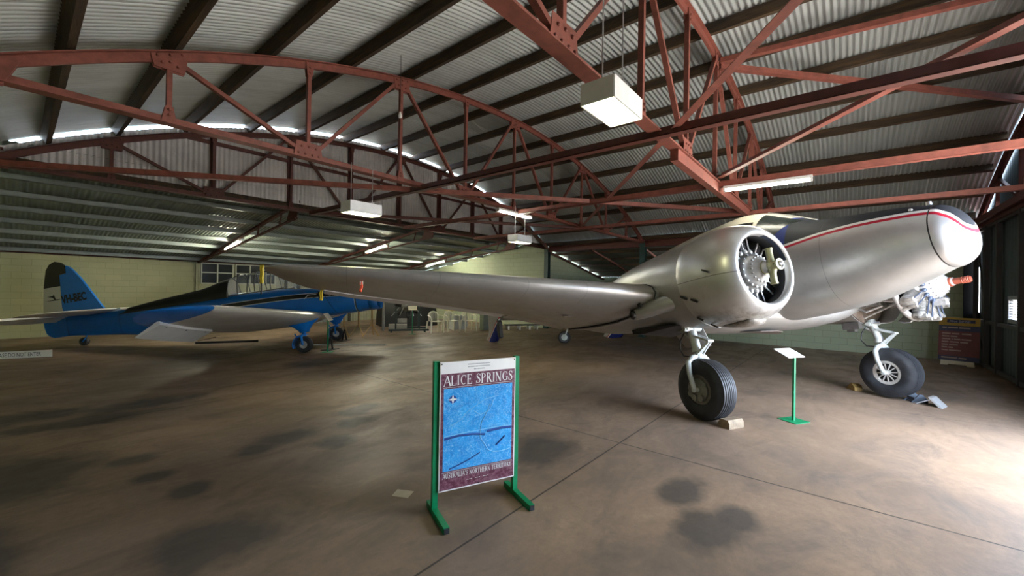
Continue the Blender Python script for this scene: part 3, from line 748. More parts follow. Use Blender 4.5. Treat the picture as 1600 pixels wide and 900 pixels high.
# --- radial engines
CYLM = pm('cylinder_dark', (.045, .045, .048), .5, .3, .3, 10)
CYLL = pm('corroded_alloy', (.40, .385, .36), .45, .4, .45, 16, .1, (.07, .06, .05), 9, .8)
CASE = pm('crankcase_grey', (.40, .40, .39), .38, .5, .12, 8, 0, (.2, .19, .17), 6, .3)
CASEW = pm('crankcase_white_alloy', (.60, .59, .575), .4, .35, .2, 14, 0, (.2, .18, .16), 12, .5)
HUBM = pm('hub_olive', (.34, .34, .20), .32, .55, .2, 10)
RUSTY = pm('red_primer_shaft', (.34, .085, .05), .55, .1, .25, 12)
def engine(name, l0, h0, cm, km, pushm, exposed):
    e = MB()
    e.lathe([(-.22, .0), (-.22, .24), (-.1, .27), (.05, .27), (.08, .235), (.16, .225), (.22, .20), (.27, .16), (.31, .11), (.33, .085), (.36, .07), (.40, .06)], (0, 0, 0), (1, 0, 0), 32, cap1=True)
    for k in range(18):
        a = 2*PI*k/18
        e.cyl((.19, .20*math.cos(a), .20*math.sin(a)), (.22, .205*math.cos(a), .205*math.sin(a)), .014, 6)
        e.cyl((.26, .155*math.cos(a), .155*math.sin(a)), (.285, .155*math.cos(a), .155*math.sin(a)), .011, 6)
    eng = e.build(name, km, plane, 40); eng.location = (.84 if exposed else .90, l0, h0)
    for k in range(9):
        a = 2*PI*k/9+PI/2; d = V((0, math.cos(a), math.sin(a)))
        m = MB(); pr = [(.22, .078)]
        x = .27
        while x < .44: pr += [(x, .078), (x+.003, .104), (x+.011, .104), (x+.014, .078)]; x += .022
        pr += [(.46, .10), (.50, .11), (.535, .10), (.55, .05)]
        m.lathe(pr, (0, 0, 0), d, 16, cap1=True, up=(1, 0, 0))
        t = V((0, -math.sin(a), math.cos(a)))
        for sg in (-1, 1):
            m.box(d*.53+t*sg*.06+V((.05, 0, 0)), (.10, .05, .06), Matrix((V((1, 0, 0)), t, d)).transposed())
        m.build('cylinder', cm, eng, 35)
        pu = MB()
        for sg in (-1, 1):
            a2 = a+sg*.17; d2 = V((0, math.cos(a2), math.sin(a2)))
            pu.cyl(V((.14, 0, 0))+d2*.215, V((.125, 0, 0))+d2*.275, .026, 8, .020)
            pu.ball(V((.135, 0, 0))+d2*.245, .032, 8, 5)
            pu.cyl(V((.125, 0, 0))+d2*.27, V((.10, 0, 0))+d*.51+t*sg*.06, .0095, 7)
        pu.build('pushrod_tube', pushm, eng, 40)
    if not exposed:
        m = MB(); m.lathe([(.32, .085), (.34, .085), (.355, .06), (.40, .062), (.44, .06), (.455, .05), (.505, .048), (.51, .03), (.48, .03)], (0, 0, 0), (1, 0, 0), 24, cap1=True)
        m.lathe([(.50, .066), (.515, .066), (.515, .045), (.505, .045)], (0, 0, 0), (1, 0, 0), 20)
        m.build('propeller_hub', HUBM, eng, 40)
        for sg in (1, -1):
            m = MB(); m.lathe([(0, .045), (.05, .05), (.07, .043), (.09, .036), (.19, .036), (.195, .041), (.21, .041), (.215, .0)], (.41, 0, 0), (.0, 0, sg), 22, up=(1, 0, 0)); m.build('blade_socket', HUBM, eng, 40)
        m = MB(); m.ring((.512, 0, 0), .05, .008); m.ball((.515, 0, 0), .022); m.build('hub_nut', STEEL, eng, 40)
    else:
        m = MB(); m.lathe([(.33, .075), (.38, .07), (.40, .048), (.49, .046), (.495, .052)]+[q for k in range(5) for q in ((.50+.016*k, .052), (.507+.016*k, .044))]+[(.585, .044)], (0, 0, 0), (1, 0, 0), 20, cap1=True); m.build('propeller_shaft', RUSTY, eng, 40)
        m = MB(); m.ring((-.12, 0, 0), .50, .045, n=40); m.build('exhaust_ring', pm('pale_exhaust', (.50, .48, .46), .4, .3, .2, 9), eng, 50)
        m = MB()
        for k in range(9):
            a = 2*PI*k/9+PI/2+.2; m.tube([(-.02, .50*math.cos(a), .50*math.sin(a)), (-.08, .53*math.cos(a), .53*math.sin(a)), (-.12, .5*math.cos(a+.12), .5*math.sin(a+.12))], .028, 8)
            a += .1; m.tube([(-.1, .25*math.cos(a), .25*math.sin(a)), (-.1, .4*math.cos(a), .4*math.sin(a)), (.0, .5*math.cos(a-.1), .5*math.sin(a-.1))], .024, 8)
        m.build('intake_pipe', CYLL, eng, 50)
        MB().lathe([(-.16, .0), (-.16, .50), (-.13, .50), (-.13, .0)], (0, 0, 0), (1, 0, 0), 32).build('engine_shade_disc', pm('bare_engine_black', (.012, .012, .013), .6), eng)  # black disc paints the shade in the gaps between the cylinders
        m = MB(); m.tube([(.2, .16, .20), (.3, .2, .27), (.42, .2, .29)], .016, 7); m.ball((.43, .2, .29), .028); m.box((.2, -.0, -.28), (.14, .10, .10)); m.build('governor_fitting', CASEW, eng, 40)
    return eng
engine('radial_engine', -1.98, HC, CYLM, CASE, pm('pushrod_pale', (.55, .55, .54), .35, .3), False)
engine('bare_radial_engine', 1.98, 1.74, CYLL, CASEW, pm('pushrod_blue_grey', (.10, .13, .20), .35, .5), True)
# bare firewall, mount tubes and ragged accessory skin of the left nacelle
mb = MB(); mb.lathe([(.025, 0), (.025, .57), (.04, .57), (.05, .0)], (0, 1.98, 1.81), (1, 0, 0), 36); mb.build('firewall', pm('brown_firewall', (.16, .12, .09), .6, .2, .5, 10, .1, (.4, .38, .35), 8, .6), nacL)
mb = MB()
for k in range(6):
    a = 2*PI*k/6+.3; b = a+.5*(1 if k % 2 else -1)
    mb.cyl((.03, 1.98+.48*math.cos(a), 1.80+.48*math.sin(a)), (.62, 1.98+.3*math.cos(b), 1.75+.3*math.sin(b)), .016, 8)
mb.ring((.62, 1.98, 1.75), .30, .02)
mb.build('engine_mount', CASEW, nacL, 50)
mb = MB(); mb.box((.25, 1.9, 1.62), (.22, .2, .2)); mb.lathe([(0, .1), (.3, .1), (.32, .05)], (.05, 1.75, 1.95), (1, 0, 0), 14, True, True); mb.lathe([(0, .13), (.2, .13), (.2, .02)], (.28, 2.0, 1.75), (1, 0, 0), 16, True, True); mb.tube([(.06, 1.7, 1.5), (.2, 1.66, 1.42), (.4, 1.75, 1.5)], .02, 7); mb.tube([(.06, 2.2, 1.6), (.25, 2.3, 1.5), (.5, 2.2, 1.55)], .025, 7); mb.build('accessory_case', CYLL, nacL, 40)
mb = MB(); mb.lathe([(.0, .575), (.12, .585), (.30, .59)], (0, 1.98, 1.81), (1, 0, 0), 30, a0=PI*.95, a1=PI*1.55); mb.build('ragged_skin', SILVERD, nacL, 50, .006)
mb = MB(); mb.lathe([(.38, .56), (.46, .60), (.54, .60), (.56, .57)], (0, 1.98, 1.78), (1, 0, 0), 30, a0=PI*.72, a1=PI*1.42); mb.build('cowl_support_band', CASEW, nacL, 50, .012)
# --- exhaust stack and gear-bay of the right nacelle
mb = MB(); mb.tube([(.36, -2.38, 1.60), (.16, -2.49, 1.575), (-.08, -2.62, 1.525), (-.30, -2.70, 1.475)], [.07, .115, .108, .078], 18); mb.build('exhaust_fairing', SILVER, nacR, 60)
mb = MB(); mb.tube([(-.28, -2.70, 1.48), (-.345, -2.715, 1.465)], .058, 16); mb.ball((-.265, -2.765, 1.475), .06, 14, 8, (.9, .8, 1)); mb.build('exhaust_pipe', BLACK, nacR, 60)  # pipe end, with a black ball standing for its shaded mouth
mb = MB(); mb.ball((-.10, -2.765, 1.585), .042, 10, 7, (1, .6, .8)); mb.build('hole_shade', BLACK, nacR, 60)  # black ball stands for the shade in a second opening
mb = MB(); mb.loft([[(-.86, -2.36, 1.305), (0.0, -2.33, 1.30), (.03, -2.30, 1.275), (-.62, -2.33, 1.225), (-.84, -2.36, 1.24)], [(-.86, -1.8, 1.305), (0.0, -1.8, 1.30), (.03, -1.8, 1.26), (-.62, -1.8, 1.16), (-.84, -1.8, 1.20)]]); mb.build('gear_bay_shade', BLACK, nacR)  # solid black block stands for the shade inside the open bay
mb = MB(); rr = []
for s_, z, out in ((-1.55, 1.36, .0), (-1.2, 1.25, .05), (-.7, 1.22, .08), (-.35, 1.22, .08)):
    rr.append([V((s_, -1.72+out, 1.36)), V((s_, -1.68+out, (1.36+z)/2)), V((s_, -1.66+out, z))])
mb.loft(rr, closed=False); mb.build('gear_door', SILVERD, nacR, 50, .012)
mb = MB(); mb.loft([[V((-.72, -1.70, 1.30)), V((-.60, -1.66, 1.10)), V((-.52, -1.64, .98))], [V((-.1, -1.70, 1.28)), V((-.06, -1.66, 1.10)), V((-.04, -1.64, .98))]], closed=False); mb.build('gear_door', SILVERD, nacR, 50, .012)
mb = MB(); mb.prism([(-1.55, -2.16, 1.345), (-1.2, -2.2, 1.31), (-1.0, -2.0, 1.30), (-1.35, -1.95, 1.33)], (0, 0, .01)); mb.build('bay_lip', STEEL, nacR)

# --- main landing gear
def main_gear(l0, ds, far):
    leg = MB(); x = ds
    leg.tube([(x-.04, l0, 1.30), (x+.0, l0, 1.10), (x+.03, l0, .93)], [.06, .058, .056], 16); leg.lathe([(0, .065), (.05, .07), (.06, .05)], (x+.02, l0, .96), (.1, 0, -1), 16, cap1=True)
    leg.tube([(x+.03, l0, .94), (x+.035, l0, .86)], .04, 14)
    leg.box((x-.02, l0, 1.24), (.10, .24, .05)); leg.cyl((x-.02, l0-.15, 1.23), (x-.02, l0+.15, 1.23), .035, 12)
    lo = leg.build('landing_gear_leg', GREYLEG, plane, 50)
    f = MB(); wc = V((ds+.0822, l0, .4018))
    f.ball((x+.035, l0, .85), .062, 12, 8)
    for sg in (-1, 1):
        f.tube([(x+.035, l0, .855), (x+.03, l0+sg*.10, .835), (x+.02, l0+sg*.178, .77), (x+.03, l0+sg*.192, .62), (wc.x, l0+sg*.195, .402)], [.042, .040, .038, .034, .032], 12)
    f.cyl((wc.x, l0-.22, wc.z), (wc.x, l0+.22, wc.z), .03, 12)
    f.build('wheel_fork', GREYLEG, lo, 60)
    t = MB()
    for a, b in (((x+.04, 1.13), (x+.27, 1.04)), ((x+.27, 1.04), (x+.06, .87))):
        for sg in (-1, 1): t.bar((a[0], l0+sg*(.055 if a[0] < x+.2 else .02), a[1]), (b[0], l0+sg*(.055 if b[0] < x+.2 else .02), b[1]), .022, .03)
        t.bar((a[0], l0, a[1]), (b[0], l0, b[1]), .05, .012)
    t.cyl((x+.27, l0-.05, 1.04), (x+.27, l0+.05, 1.04), .02, 10); t.build('torque_link', GREYLEG, lo, 40)
    t = MB(); t.tube([(x-.45, l0, 1.36), (x-.2, l0, 1.22), (x-.0, l0, 1.08)], .032, 10); t.box((x-.24, l0, 1.24), (.06, .12, .06)); t.build('drag_brace', GREYLEG, lo, 50)
    t = MB(); t.tube([(x-.1, l0-.07, 1.18), (x-.17, l0-.09, 1.08), (x-.19, l0-.1, .96), (x-.13, l0-.1, .86), (x-.02, l0-.07, .84)], .009, 7); t.build('brake_hose', BLACK, lo, 60)
    # wheel
    w = MB(); rt = .408; hw = .142
    pr = [(-.10, .195), (-.125, .205), (-.142, .25), (-.145, .30), (-.135, .345), (-.112, .378)]
    for k in range(7):
        a = -.095+.19*k/6; ro = rt-.6*a*a*1.6; pr += [(a-.011, ro), (a+.009, ro), (a+.0105, ro-.009), (a+.018, ro-.009)]
    pr += [(.112, .378), (.135, .345), (.145, .30), (.142, .25), (.125, .205), (.10, .195)]
    w.lathe(pr, wc, (0, 1, 0), 64); tyre = w.build('main_wheel', RUBBER, plane, 35)
    h = MB(); h.lathe([(-.07, .0), (-.07, .17), (.07, .17), (.07, .0)], wc, (0, 1, 0), 32); h.build('hub_shade_drum', BLACK, tyre)  # black drum stands for the shade between the wheel spokes
    h = MB()
    for sg in (-1, 1): h.lathe([(sg*.085, .150), (sg*.108, .152), (sg*.118, .165), (sg*.118, .195), (sg*.10, .207), (sg*.06, .207)], wc, (0, 1, 0), 48)
    for sg in (-1, 1):
        h.lathe([(.075, .05), (.13, .045), (.135, .0)], wc, (0, sg, 0), 18)
        for k in range(12):
            a = 2*PI*k/12; e = V((math.cos(a), 0, math.sin(a)))
            h.bar(wc+V((0, sg*.105, 0))+e*.05, wc+V((0, sg*.112, 0))+e*.155, .013, .022, (0, 1, 0))
    h.build('wheel_hub', pm('wheel_rim_pale', (.55, .52, .48), .45, .3, .15, 10) if far else pm('wheel_rim_dirty', (.16, .15, .13), .55, .3, .3, 10), tyre, 40)
    if not far:
        c = MB(); c.lathe([(-.10, .15), (-.135, .15), (-.14, .10)], wc, (0, 1, 0), 24, cap1=True)
        for dx, dz in ((-.10, .02), (-.06, -.10), (.05, -.11), (-.11, -.05)): c.cyl((wc.x+dx, l0-.17, wc.z+dz), (wc.x+dx, l0-.12, wc.z+dz), .045, 12)
        c.build('brake_caliper', pm('brake_grey', (.20, .20, .18), .5, .4, .3, 12), tyre, 40)
    return lo
main_gear(-1.975, 0, False); main_gear(1.985, .105, True)
# well parts behind the far leg
mb = MB(); mb.box((-.13, 1.80, 1.22), (.26, .12, .12)); mb.box((-.2, 1.9, 1.16), (.12, .1, .08)); mb.build('retract_jack', pm('dark_alloy', (.14, .13, .12), .5, .4, .3, 10), nacL)
# --- tail
mb = MB(); mb.loft([wing_ring(l, (-7.15+.0*abs(l), 2.42), (-8.25+.12*abs(l)/2, 2.36), .10, 0) for l in (-2.3, -1.2, 0, 1.2, 2.3)]); mb.build('tailplane', SILVERD, plane, 60)
def fin_masks(g, s, l, h, c):
    d = g.math('ADD', h, g.math('MULTIPLY', s, -.55))          # sloping livery line
    lowm = g.math('LESS_THAN', d, 6.30)
    w = g.math('MULTIPLY', g.math('GREATER_THAN', d, 6.30), g.math('LESS_THAN', d, 6.35))
    r = g.math('MULTIPLY', g.math('GREATER_THAN', d, 6.35), g.math('LESS_THAN', d, 6.39))
    c = g.mix(lowm, c, (.012, .022, .16)); c = g.mix(w, c, (.7, .7, .68)); c = g.mix(r, c, (.4, .02, .03))
    k = g.math('LESS_THAN', d, 6.39); return c, k
FINM = silver_mat('fin_paint', (.40, .40, .39), .4, .7, .4, fin_masks)
for l0 in (-2.3, 2.3):
    mb = MB(); rr = []
    for z in (1.655, 1.67, 1.72, 1.82, 2.0, 2.08, 2.3, 2.6, 2.85, 3.0, 3.07, 3.1):
        q = math.sqrt(max(.01, 1-((z-2.36)/.75)**2)); le = -7.62+.42*q-.1; te = -7.9-.55*q+.25*max(0, 2.0-z)
        te = min(-8.0-.5*q, -8.95+max(0, z-1.62)*1.25) if z < 2.1 else -8.0-.5*q
        rr.append([V((le+(te-le)*x, l0+yy*.085*(le-te), z)) for x, yy in foil(1.0, 8, 0)])
    f = mb.loft(rr).build('tail_fin', FINM, plane, 60)
    mb = MB(); mb.prism([(-7.38, l0-.05, 1.72), (-7.20, l0-.05, 1.74), (-7.26, l0-.05, 2.2), (-7.42, l0-.05, 2.32), (-7.5, l0-.05, 2.0)], (0, .1, 0)); mb.build('fin_leading_fillet', BLACK, f)
wc = V((-7.42, -.06, 1.685)); TA = V((.88, -.476, 0)).normalized()
mb = MB(); mb.lathe([(-.05, .10), (-.075, .12), (-.08, .165), (-.05, .195), (0, .205), (.05, .195), (.08, .165), (.075, .12), (.05, .10)], wc, TA, 32); tw = mb.build('tail_wheel', RUBBER, plane, 40)
MB().lathe([(-.055, 0), (-.06, .06), (-.05, .105), (.05, .105), (.06, .06), (.055, 0)], wc, TA, 20).build('wheel_hub', GREYLEG, tw, 40)
mb = MB()
for sg in (-1, 1): mb.tube([wc+TA*(sg*.1), wc+TA*(sg*.1)+V((.05, .10, .22)), wc+TA*(sg*.02)+V((.07, .13, .32))], .022, 8)
mb.cyl(wc+V((.07, .13, .30)), wc+V((.07, .13, .5)), .04, 10); mb.build('tail_wheel_fork', GREYLEG, plane, 50)
# ------------------------------------------------------------------ blue low-wing trainer
f2 = V((.705, -.709, 0)).normalized(); l2 = V((-f2.y, f2.x, 0)); t2 = R(10)
bx2 = f2*math.cos(t2)+V((0, 0, math.sin(t2))); bz2 = V((0, 0, math.cos(t2)))-f2*math.sin(t2)
trainer = thing('training_monoplane', 'blue single-engined low-wing trainer with white wings, black spine and tail band', 'aircraft', (5.63, 11.68, 0), Matrix((bx2, l2, bz2)).transposed())
def paint(name, fn, rough=.33):
    m, nt, b = _mat(name); g = N(nt); s, l, h = g.xyz()
    n1 = g.noise(3, 4, .6); c = fn(g, s, l, h, g.mix(g.ramp(n1, .3, .7), (.0035, .12, .43), (.005, .15, .52)))
    g.put(b.inputs['Base Color'], c); g.put(b.inputs['Roughness'], g.ramp(n1, .3, .7, rough-.05, rough+.08)); return m
SC = [(-2.6, 1.525), (-.86, 1.515), (.33, 1.445), (1.2, 1.345), (1.7, 1.28)]
def fusc(g, s, l, h, c):
    d = g.math('ABSOLUTE', g.math('SUBTRACT', h, g.curve(s, SC)))
    rng = g.math('MULTIPLY', g.math('GREATER_THAN', s, -2.3), g.math('LESS_THAN', s, 1.15))
    c = g.mix(g.math('MULTIPLY', g.math('LESS_THAN', d, .068), rng), c, (.70, .70, .66))
    c = g.mix(g.math('MULTIPLY', g.math('LESS_THAN', d, .054), rng), c, (.008, .008, .009))
    band = g.math('LESS_THAN', g.math('ABSOLUTE', g.math('SUBTRACT', s, 1.23)), .02)
    c = g.mix(band, c, (.03, .035, .04))
    ed = g.math('LESS_THAN', g.math('ABSOLUTE', g.math('SUBTRACT', s, 1.205)), .008); c = g.mix(ed, c, (.5, .5, .48))
    seam = g.math('LESS_THAN', g.math('ABSOLUTE', g.math('ADD', g.math('SUBTRACT', s, .62), g.math('MULTIPLY', g.math('SUBTRACT', h, 1.0), .45))), .008)
    c = g.mix(seam, c, (.004, .03, .10))
    s2 = g.math('LESS_THAN', g.math('ABSOLUTE', g.math('SUBTRACT', s, -5.05)), .006); c = g.mix(s2, c, (.004, .05, .18))
    return c
BF = paint('blue_fuselage_paint', fusc)
T_T = [(-6.47, 1.90), (-5.1, 1.885), (-4, 1.89), (-2, 1.86), (-1, 1.80), (.43, 1.60), (1.2, 1.44), (1.5, 1.37), (1.82, 1.30)]
T_B = [(-6.47, 1.40), (-5.04, 1.19), (-4.5, 1.10), (-3, .985), (-1.5, .90), (.43, .82), (1.2, .80), (1.82, .82)]
T_W = [(-6.47, .045), (-5, .19), (-4, .29), (-2, .42), (0, .45), (1.2, .43), (1.82, .37)]
def tr_ring(s, n=32, grow=0):
    t, b, w = (hermite(q, s) for q in (T_T, T_B, T_W)); c = (t+b)/2; h = (t-b)/2
    return [V((s, (w+grow)*math.copysign(abs(math.cos(2*PI*k/n))**.7, math.cos(2*PI*k/n)), c+(h+grow)*math.copysign(abs(math.sin(2*PI*k/n))**.7, math.sin(2*PI*k/n)))) for k in range(n)]
mb = MB(); mb.loft([tr_ring(-6.47+.25*k) for k in range(33)]+[tr_ring(1.60)]); mb.build('fuselage', BF, trainer, 50)
# open, unfitted engine bay edge: cowl panels end raggedly
mb = MB(); r0 = tr_ring(1.56, 32, .006)
r1 = [V((1.56+(.24 if p.z < 1.12 else max(.0, .24-(p.z-1.12)*.9)), p.y*.97, p.z)) for p in r0]
mb.loft([r0, r1], False, False); mb.build('engine_cowl', BF, trainer, 50, .012)
MB().box((1.6, 0, 1.05), (.05, .6, .42)).build('firewall', BLACK, trainer)
# black spine
mb = MB(); rr = []
for s, t, w in ((-5.05, 1.86, .02), (-4.9, 1.92, .10), (-4.08, 2.02, .17), (-2.95, 2.12, .25), (-2.7, 2.17, .27), (-2.45, 2.25, .28), (-2.25, 2.285, .285), (-2.12, 2.29, .285)):
    n = 20; b0 = 1.76 if s < -3 else 1.76
    w0 = hermite(T_W, s)*.93
    rr.append([V((s, w0*math.cos(PI*k/n)*(1-.30*math.sin(PI*k/n)) if False else (w0+(w-w0)*math.sin(PI*k/n)**1.5)*math.cos(PI*k/n), b0+(t-b0)*math.sin(PI*k/n))) for k in range(n+1)])
mb.loft(rr); mb.build('turtledeck', BLACK, trainer, 50)
# canopy
CT = [(-2.14, 2.29, .27), (-1.9, 2.365, .28), (-1.5, 2.37, .285), (-1.0, 2.33, .28), (-.55, 2.28, .27), (-.1, 1.86, .30)]
def can(s, a, off=0):
    t = hermite([(q[0], q[1]) for q in CT], s); w = hermite([(q[0], q[2]) for q in CT], s)+.05
    return V((s, (w+off)*math.cos(a), 1.78+(t-1.78+off)*math.sin(a)**.9))
mb = MB(); mb.grid(lambda u, v: can(-2.13+2.05*u, PI*v), 20, 16); cn = mb.build('canopy', CLEAR, trainer, 60)
mb = MB()
for s in (-2.12, -1.86, -1.62, -1.40, -.98, -.56):
    dx = .0
    mb.tube([can(s+(.10*math.sin(PI*k/14) if s in (-1.62,) else 0), PI*k/14+.001 if k < 14 else PI-.001, .004) for k in range(15)], .013, 6)
mb.tube([can(-2.12+k*.5, .02, .0) for k in range(4)], .015, 6); mb.tube([can(-2.12+k*.5, PI-.02, .0) for k in range(4)], .015, 6)
mb.tube([can(-2.1+.05*k, PI/2, .004) for k in range(5)], .012, 6); mb.tube([can(-1.35+.1*k, PI/2, .004) for k in range(8)], .02, 6)
mb.build('canopy_frame', pm('canopy_frame_grey', (.10, .11, .11), .5, .3), cn, 60)
# tail
mb = MB(); mb.prism([(s, -.03, h) for s, h in ((-5.42, 1.86), (-5.56, 2.10), (-5.78, 2.55), (-5.97, 2.93), (-6.12, 3.16), (-6.2, 3.26), (-6.275, 3.31), (-6.295, 3.10), (-6.46, 3.07), (-6.53, 2.2), (-6.49, 1.86))], (0, .06, 0)); fin = mb.build('tail_fin', BLUE, trainer)
def rudc(g, s, l, h, c):
    c = g.mix(g.math('GREATER_THAN', h, 1.90), c, (.55, .54, .47)); return g.mix(g.math('GREATER_THAN', g.math('ADD', h, g.math('MULTIPLY', s, -.02)), 2.905), c, (.008, .008, .009))
mb = MB(); mb.prism([(s, -.025, h) for s, h in ((-6.31, 3.31), (-6.40, 3.41), (-6.535, 3.456), (-6.68, 3.39), (-6.78, 3.25), (-6.85, 3.0), (-6.92, 2.7), (-6.99, 2.28), (-7.045, 1.9), (-7.05, 1.7), (-7.02, 1.55), (-6.95, 1.46), (-6.85, 1.405), (-6.48, 1.40), (-6.49, 1.8), (-6.54, 2.2), (-6.475, 3.08), (-6.31, 3.11))], (0, .05, 0)); rud = mb.build('rudder', paint('rudder_paint', rudc), trainer)
mb = MB(); mb.tube([(-6.475, -.03, 1.42), (-6.47, -.03, 1.75), (-6.45, -.03, 1.88)], .012, 6); mb.build('rudder_gap', NAVY, rud)
Mt = basis((1, 0, .03), (0.10, 0, 1), (-6.50, -.036, 2.30))
text_obj('registration_marking', 'VH-BEC', .30, BLACK, fin, Mt, depth=.004, xscale=.60, spacing=1.0, bold=.012)
roo = MB(); roo.prism([(s, -.030, h) for s, h in ((-6.93, 2.415), (-6.60, 2.405), (-6.52, 2.43), (-6.60, 2.432), (-6.655, 2.44), (-6.665, 2.50), (-6.68, 2.565), (-6.72, 2.54), (-6.86, 2.535), (-6.74, 2.50), (-6.70, 2.46), (-6.69, 2.435))], (0, .003, 0)); roo.build('winged_emblem', BLACK, rud)
for sg in (-1, 1):
    def sr(l, le, te, h, t): return wing_ring(sg*l, (le, h+.01), (te, h), t, 0)
    mb = MB(); mb.loft([sr(.05, -5.15, -6.42, 1.93, .085), sr(.7, -5.33, -6.36, 1.945, .085), sr(1.25, -5.50, -6.30, 1.955, .08), sr(1.55, -5.68, -6.24, 1.96, .07), sr(1.68, -5.85, -6.15, 1.96, .06), sr(1.72, -5.95, -6.05, 1.96, .04)]); mb.build('tailplane', WING_WHITE, trainer, 50)
    mb = MB(); mb.loft([[V((-6.36+d, sg*l, 1.95+z)) for d, z in ((0, .025), (-.30*k, -.12*k-.0), (-.30*k, -.13*k-.008), (0, -.03))] for l, k in ((.12, 1), (.95, .95), (1.4, .8), (1.62, .55), (1.72, .2))]); mb.build('elevator', WING_WHITE, trainer, 30)
# wings
TL_S = [(.4, .40), (1.1, .52), (1.4, .55), (4.6, .38), (5.2, .26), (5.5, .02), (5.62, -.30)]
TT_S = [(.4, -1.72), (1.3, -1.62), (4.6, -.98), (5.2, -.82), (5.5, -.62), (5.62, -.42)]
TL_H = [(.4, .84), (1.3, .90), (5.0, 1.31), (5.62, 1.385)]
TT_H = [(.4, .74), (1.3, .81), (5.0, 1.20), (5.62, 1.36)]
TT_T = [(.4, .15), (1.3, .15), (4.8, .12), (5.62, .10)]
def trc(g, s, l, h, c):
    c = g.mix(g.ramp(g.noise(1.6, 4, .6), .35, .7), (.60, .59, .52), (.46, .45, .38))
    a = g.math('SUBTRACT', g.math('ABSOLUTE', l), g.math('MULTIPLY', s, .30))
    return g.mix(g.math('GREATER_THAN', a, 4.97), c, (.004, .14, .50))
TW = paint('trainer_wing_paint', trc, .36)
for sg in (-1, 1):
    mb = MB(); mb.loft([wing_ring(sg*l, (hermite(TL_S, l), hermite(TL_H, l)), (hermite(TT_S, l), hermite(TT_H, l)), hermite(TT_T, l), .02) for l in (.4, .9, 1.3, 1.9, 2.6, 3.4, 4.2, 4.6, 4.9, 5.2, 5.35, 5.5, 5.58, 5.62)])
    mb.build('wing', TW, trainer, 60)
    mb = MB(); rr = []
    for l in (3.05, 3.7, 4.4, 5.08):
        x0 = hermite(TT_S, l)+.30; st = hermite(TT_S, l); h = hermite(TT_H, l)
        rr.append([V((x0, sg*l, h+.035)), V((x0, sg*l, h-.045)), V((st-.10, sg*l, h-.20)), V((st-.11, sg*l, h-.185))])
    mb.loft(rr); mb.build('aileron', WING_WHITE, trainer, 30)
    mb = MB()
    for l in (3.3, 4.1, 4.8): mb.box((hermite(TT_S, l)+.25, sg*l, hermite(TT_H, l)-.05), (.05, .02, .03))
    mb.build('aileron_hinge', BLACK, trainer)
    mb = MB(); mb.lathe([(0, .05), (.004, .05)], (.10, sg*1.9, .83), (.2, 0, -1), 16, True, True); mb.build('landing_lamp', BLACK, trainer)
    # undercarriage
    y = sg*1.25
    def oval(c, rx, ry, n=16): return [V((c[0]+rx*math.cos(2*PI*k/n), c[1]+ry*math.sin(2*PI*k/n), c[2])) for k in range(n)]
    mb = MB(); mb.loft([oval((.02, y, .90), .50, .17), oval((.05, y, .80), .42, .16), oval((.08, y, .68), .24, .13), oval((.09, y, .56), .13, .10), oval((.09, y, .52), .12, .09)]); leg = mb.build('undercarriage_fairing', BLUE, trainer, 50)
    mb = MB(); mb.tube([(.08, y, .54), (.05, y-sg*.0, .44)], .05, 12)
    for q in (-1, 1): mb.tube([(.06, y, .47), (.04, y+q*.12, .43), (.04, y+q*.125, .21)], .028, 8)
    mb.tube([(-.16, y, .52), (-.12, y, .42), (.0, y, .43)], .02, 8); mb.build('undercarriage_leg', BLUE, leg, 50)
    wc2 = V((.036+.0, y, .213))
    mb = MB(); mb.lathe([(-.105, .245), (-.10, .262), (.10, .262), (.105, .245)], wc2, (0, 1, 0), 24, a0=PI*.35, a1=PI*1.08, up=(0, 0, 1)); mb.build('wheel_spat', BLUE, leg, 50, .012)
    mb = MB(); mb.lathe([(-.06, .09), (-.085, .10), (-.095, .14), (-.09, .175), (-.06, .20), (-.03, .208), (.03, .208), (.06, .20), (.09, .175), (.095, .14), (.085, .10), (.06, .09)], wc2, (0, 1, 0), 40); ty = mb.build('main_wheel', RUBBER, trainer, 40)
    mb = MB(); mb.lathe([(-.06, 0), (-.065, .045), (-.085, .05), (-.09, .085), (-.07, .10), (.07, .10), (.09, .085), (.085, .05), (.065, .045), (.06, 0)], wc2, (0, 1, 0), 24); mb.build('wheel_hub', pm('pale_hub', (.42, .42, .38), .5, .3), ty, 40)
wc3 = V((-6.15, 0, 1.19))
mb = MB(); mb.lathe([(-.04, .05), (-.055, .07), (-.05, .1), (-.02, .113), (.02, .113), (.05, .1), (.055, .07), (.04, .05), (.04, 0), (-.04, 0), (-.04, .05)], wc3, (0, 1, 0), 24); mb.build('tail_wheel', RUBBER, trainer, 40)
mb = MB(); mb.tube([wc3+V((0, -.06, 0)), wc3+V((.1, -.06, .1)), wc3+V((.13, 0, .2)), wc3+V((.13, 0, .30))], .018, 8); mb.build('tail_wheel_fork', BLUE, trainer, 50)
# exhaust opening with step handles in the stripe
mb = MB(); mb.box((.34, -.455, 1.44), (.10, .03, .20)); mb.box((.18, -.452, 1.43), (.10, .02, .07)); mb.box((.56, -.450, 1.42), (.12, .02, .06)); mb.build('cowl_latch_panel', BLACK, trainer)
mb = MB(); mb.tube([(-.1, -.45, 1.40), (.02, -.46, 1.49), (.24, -.46, 1.48)], .008, 6); mb.tube([(.44, -.45, 1.47), (.52, -.46, 1.46), (.60, -.45, 1.37)], .008, 6); mb.build('panel_edge', WHITE, trainer)
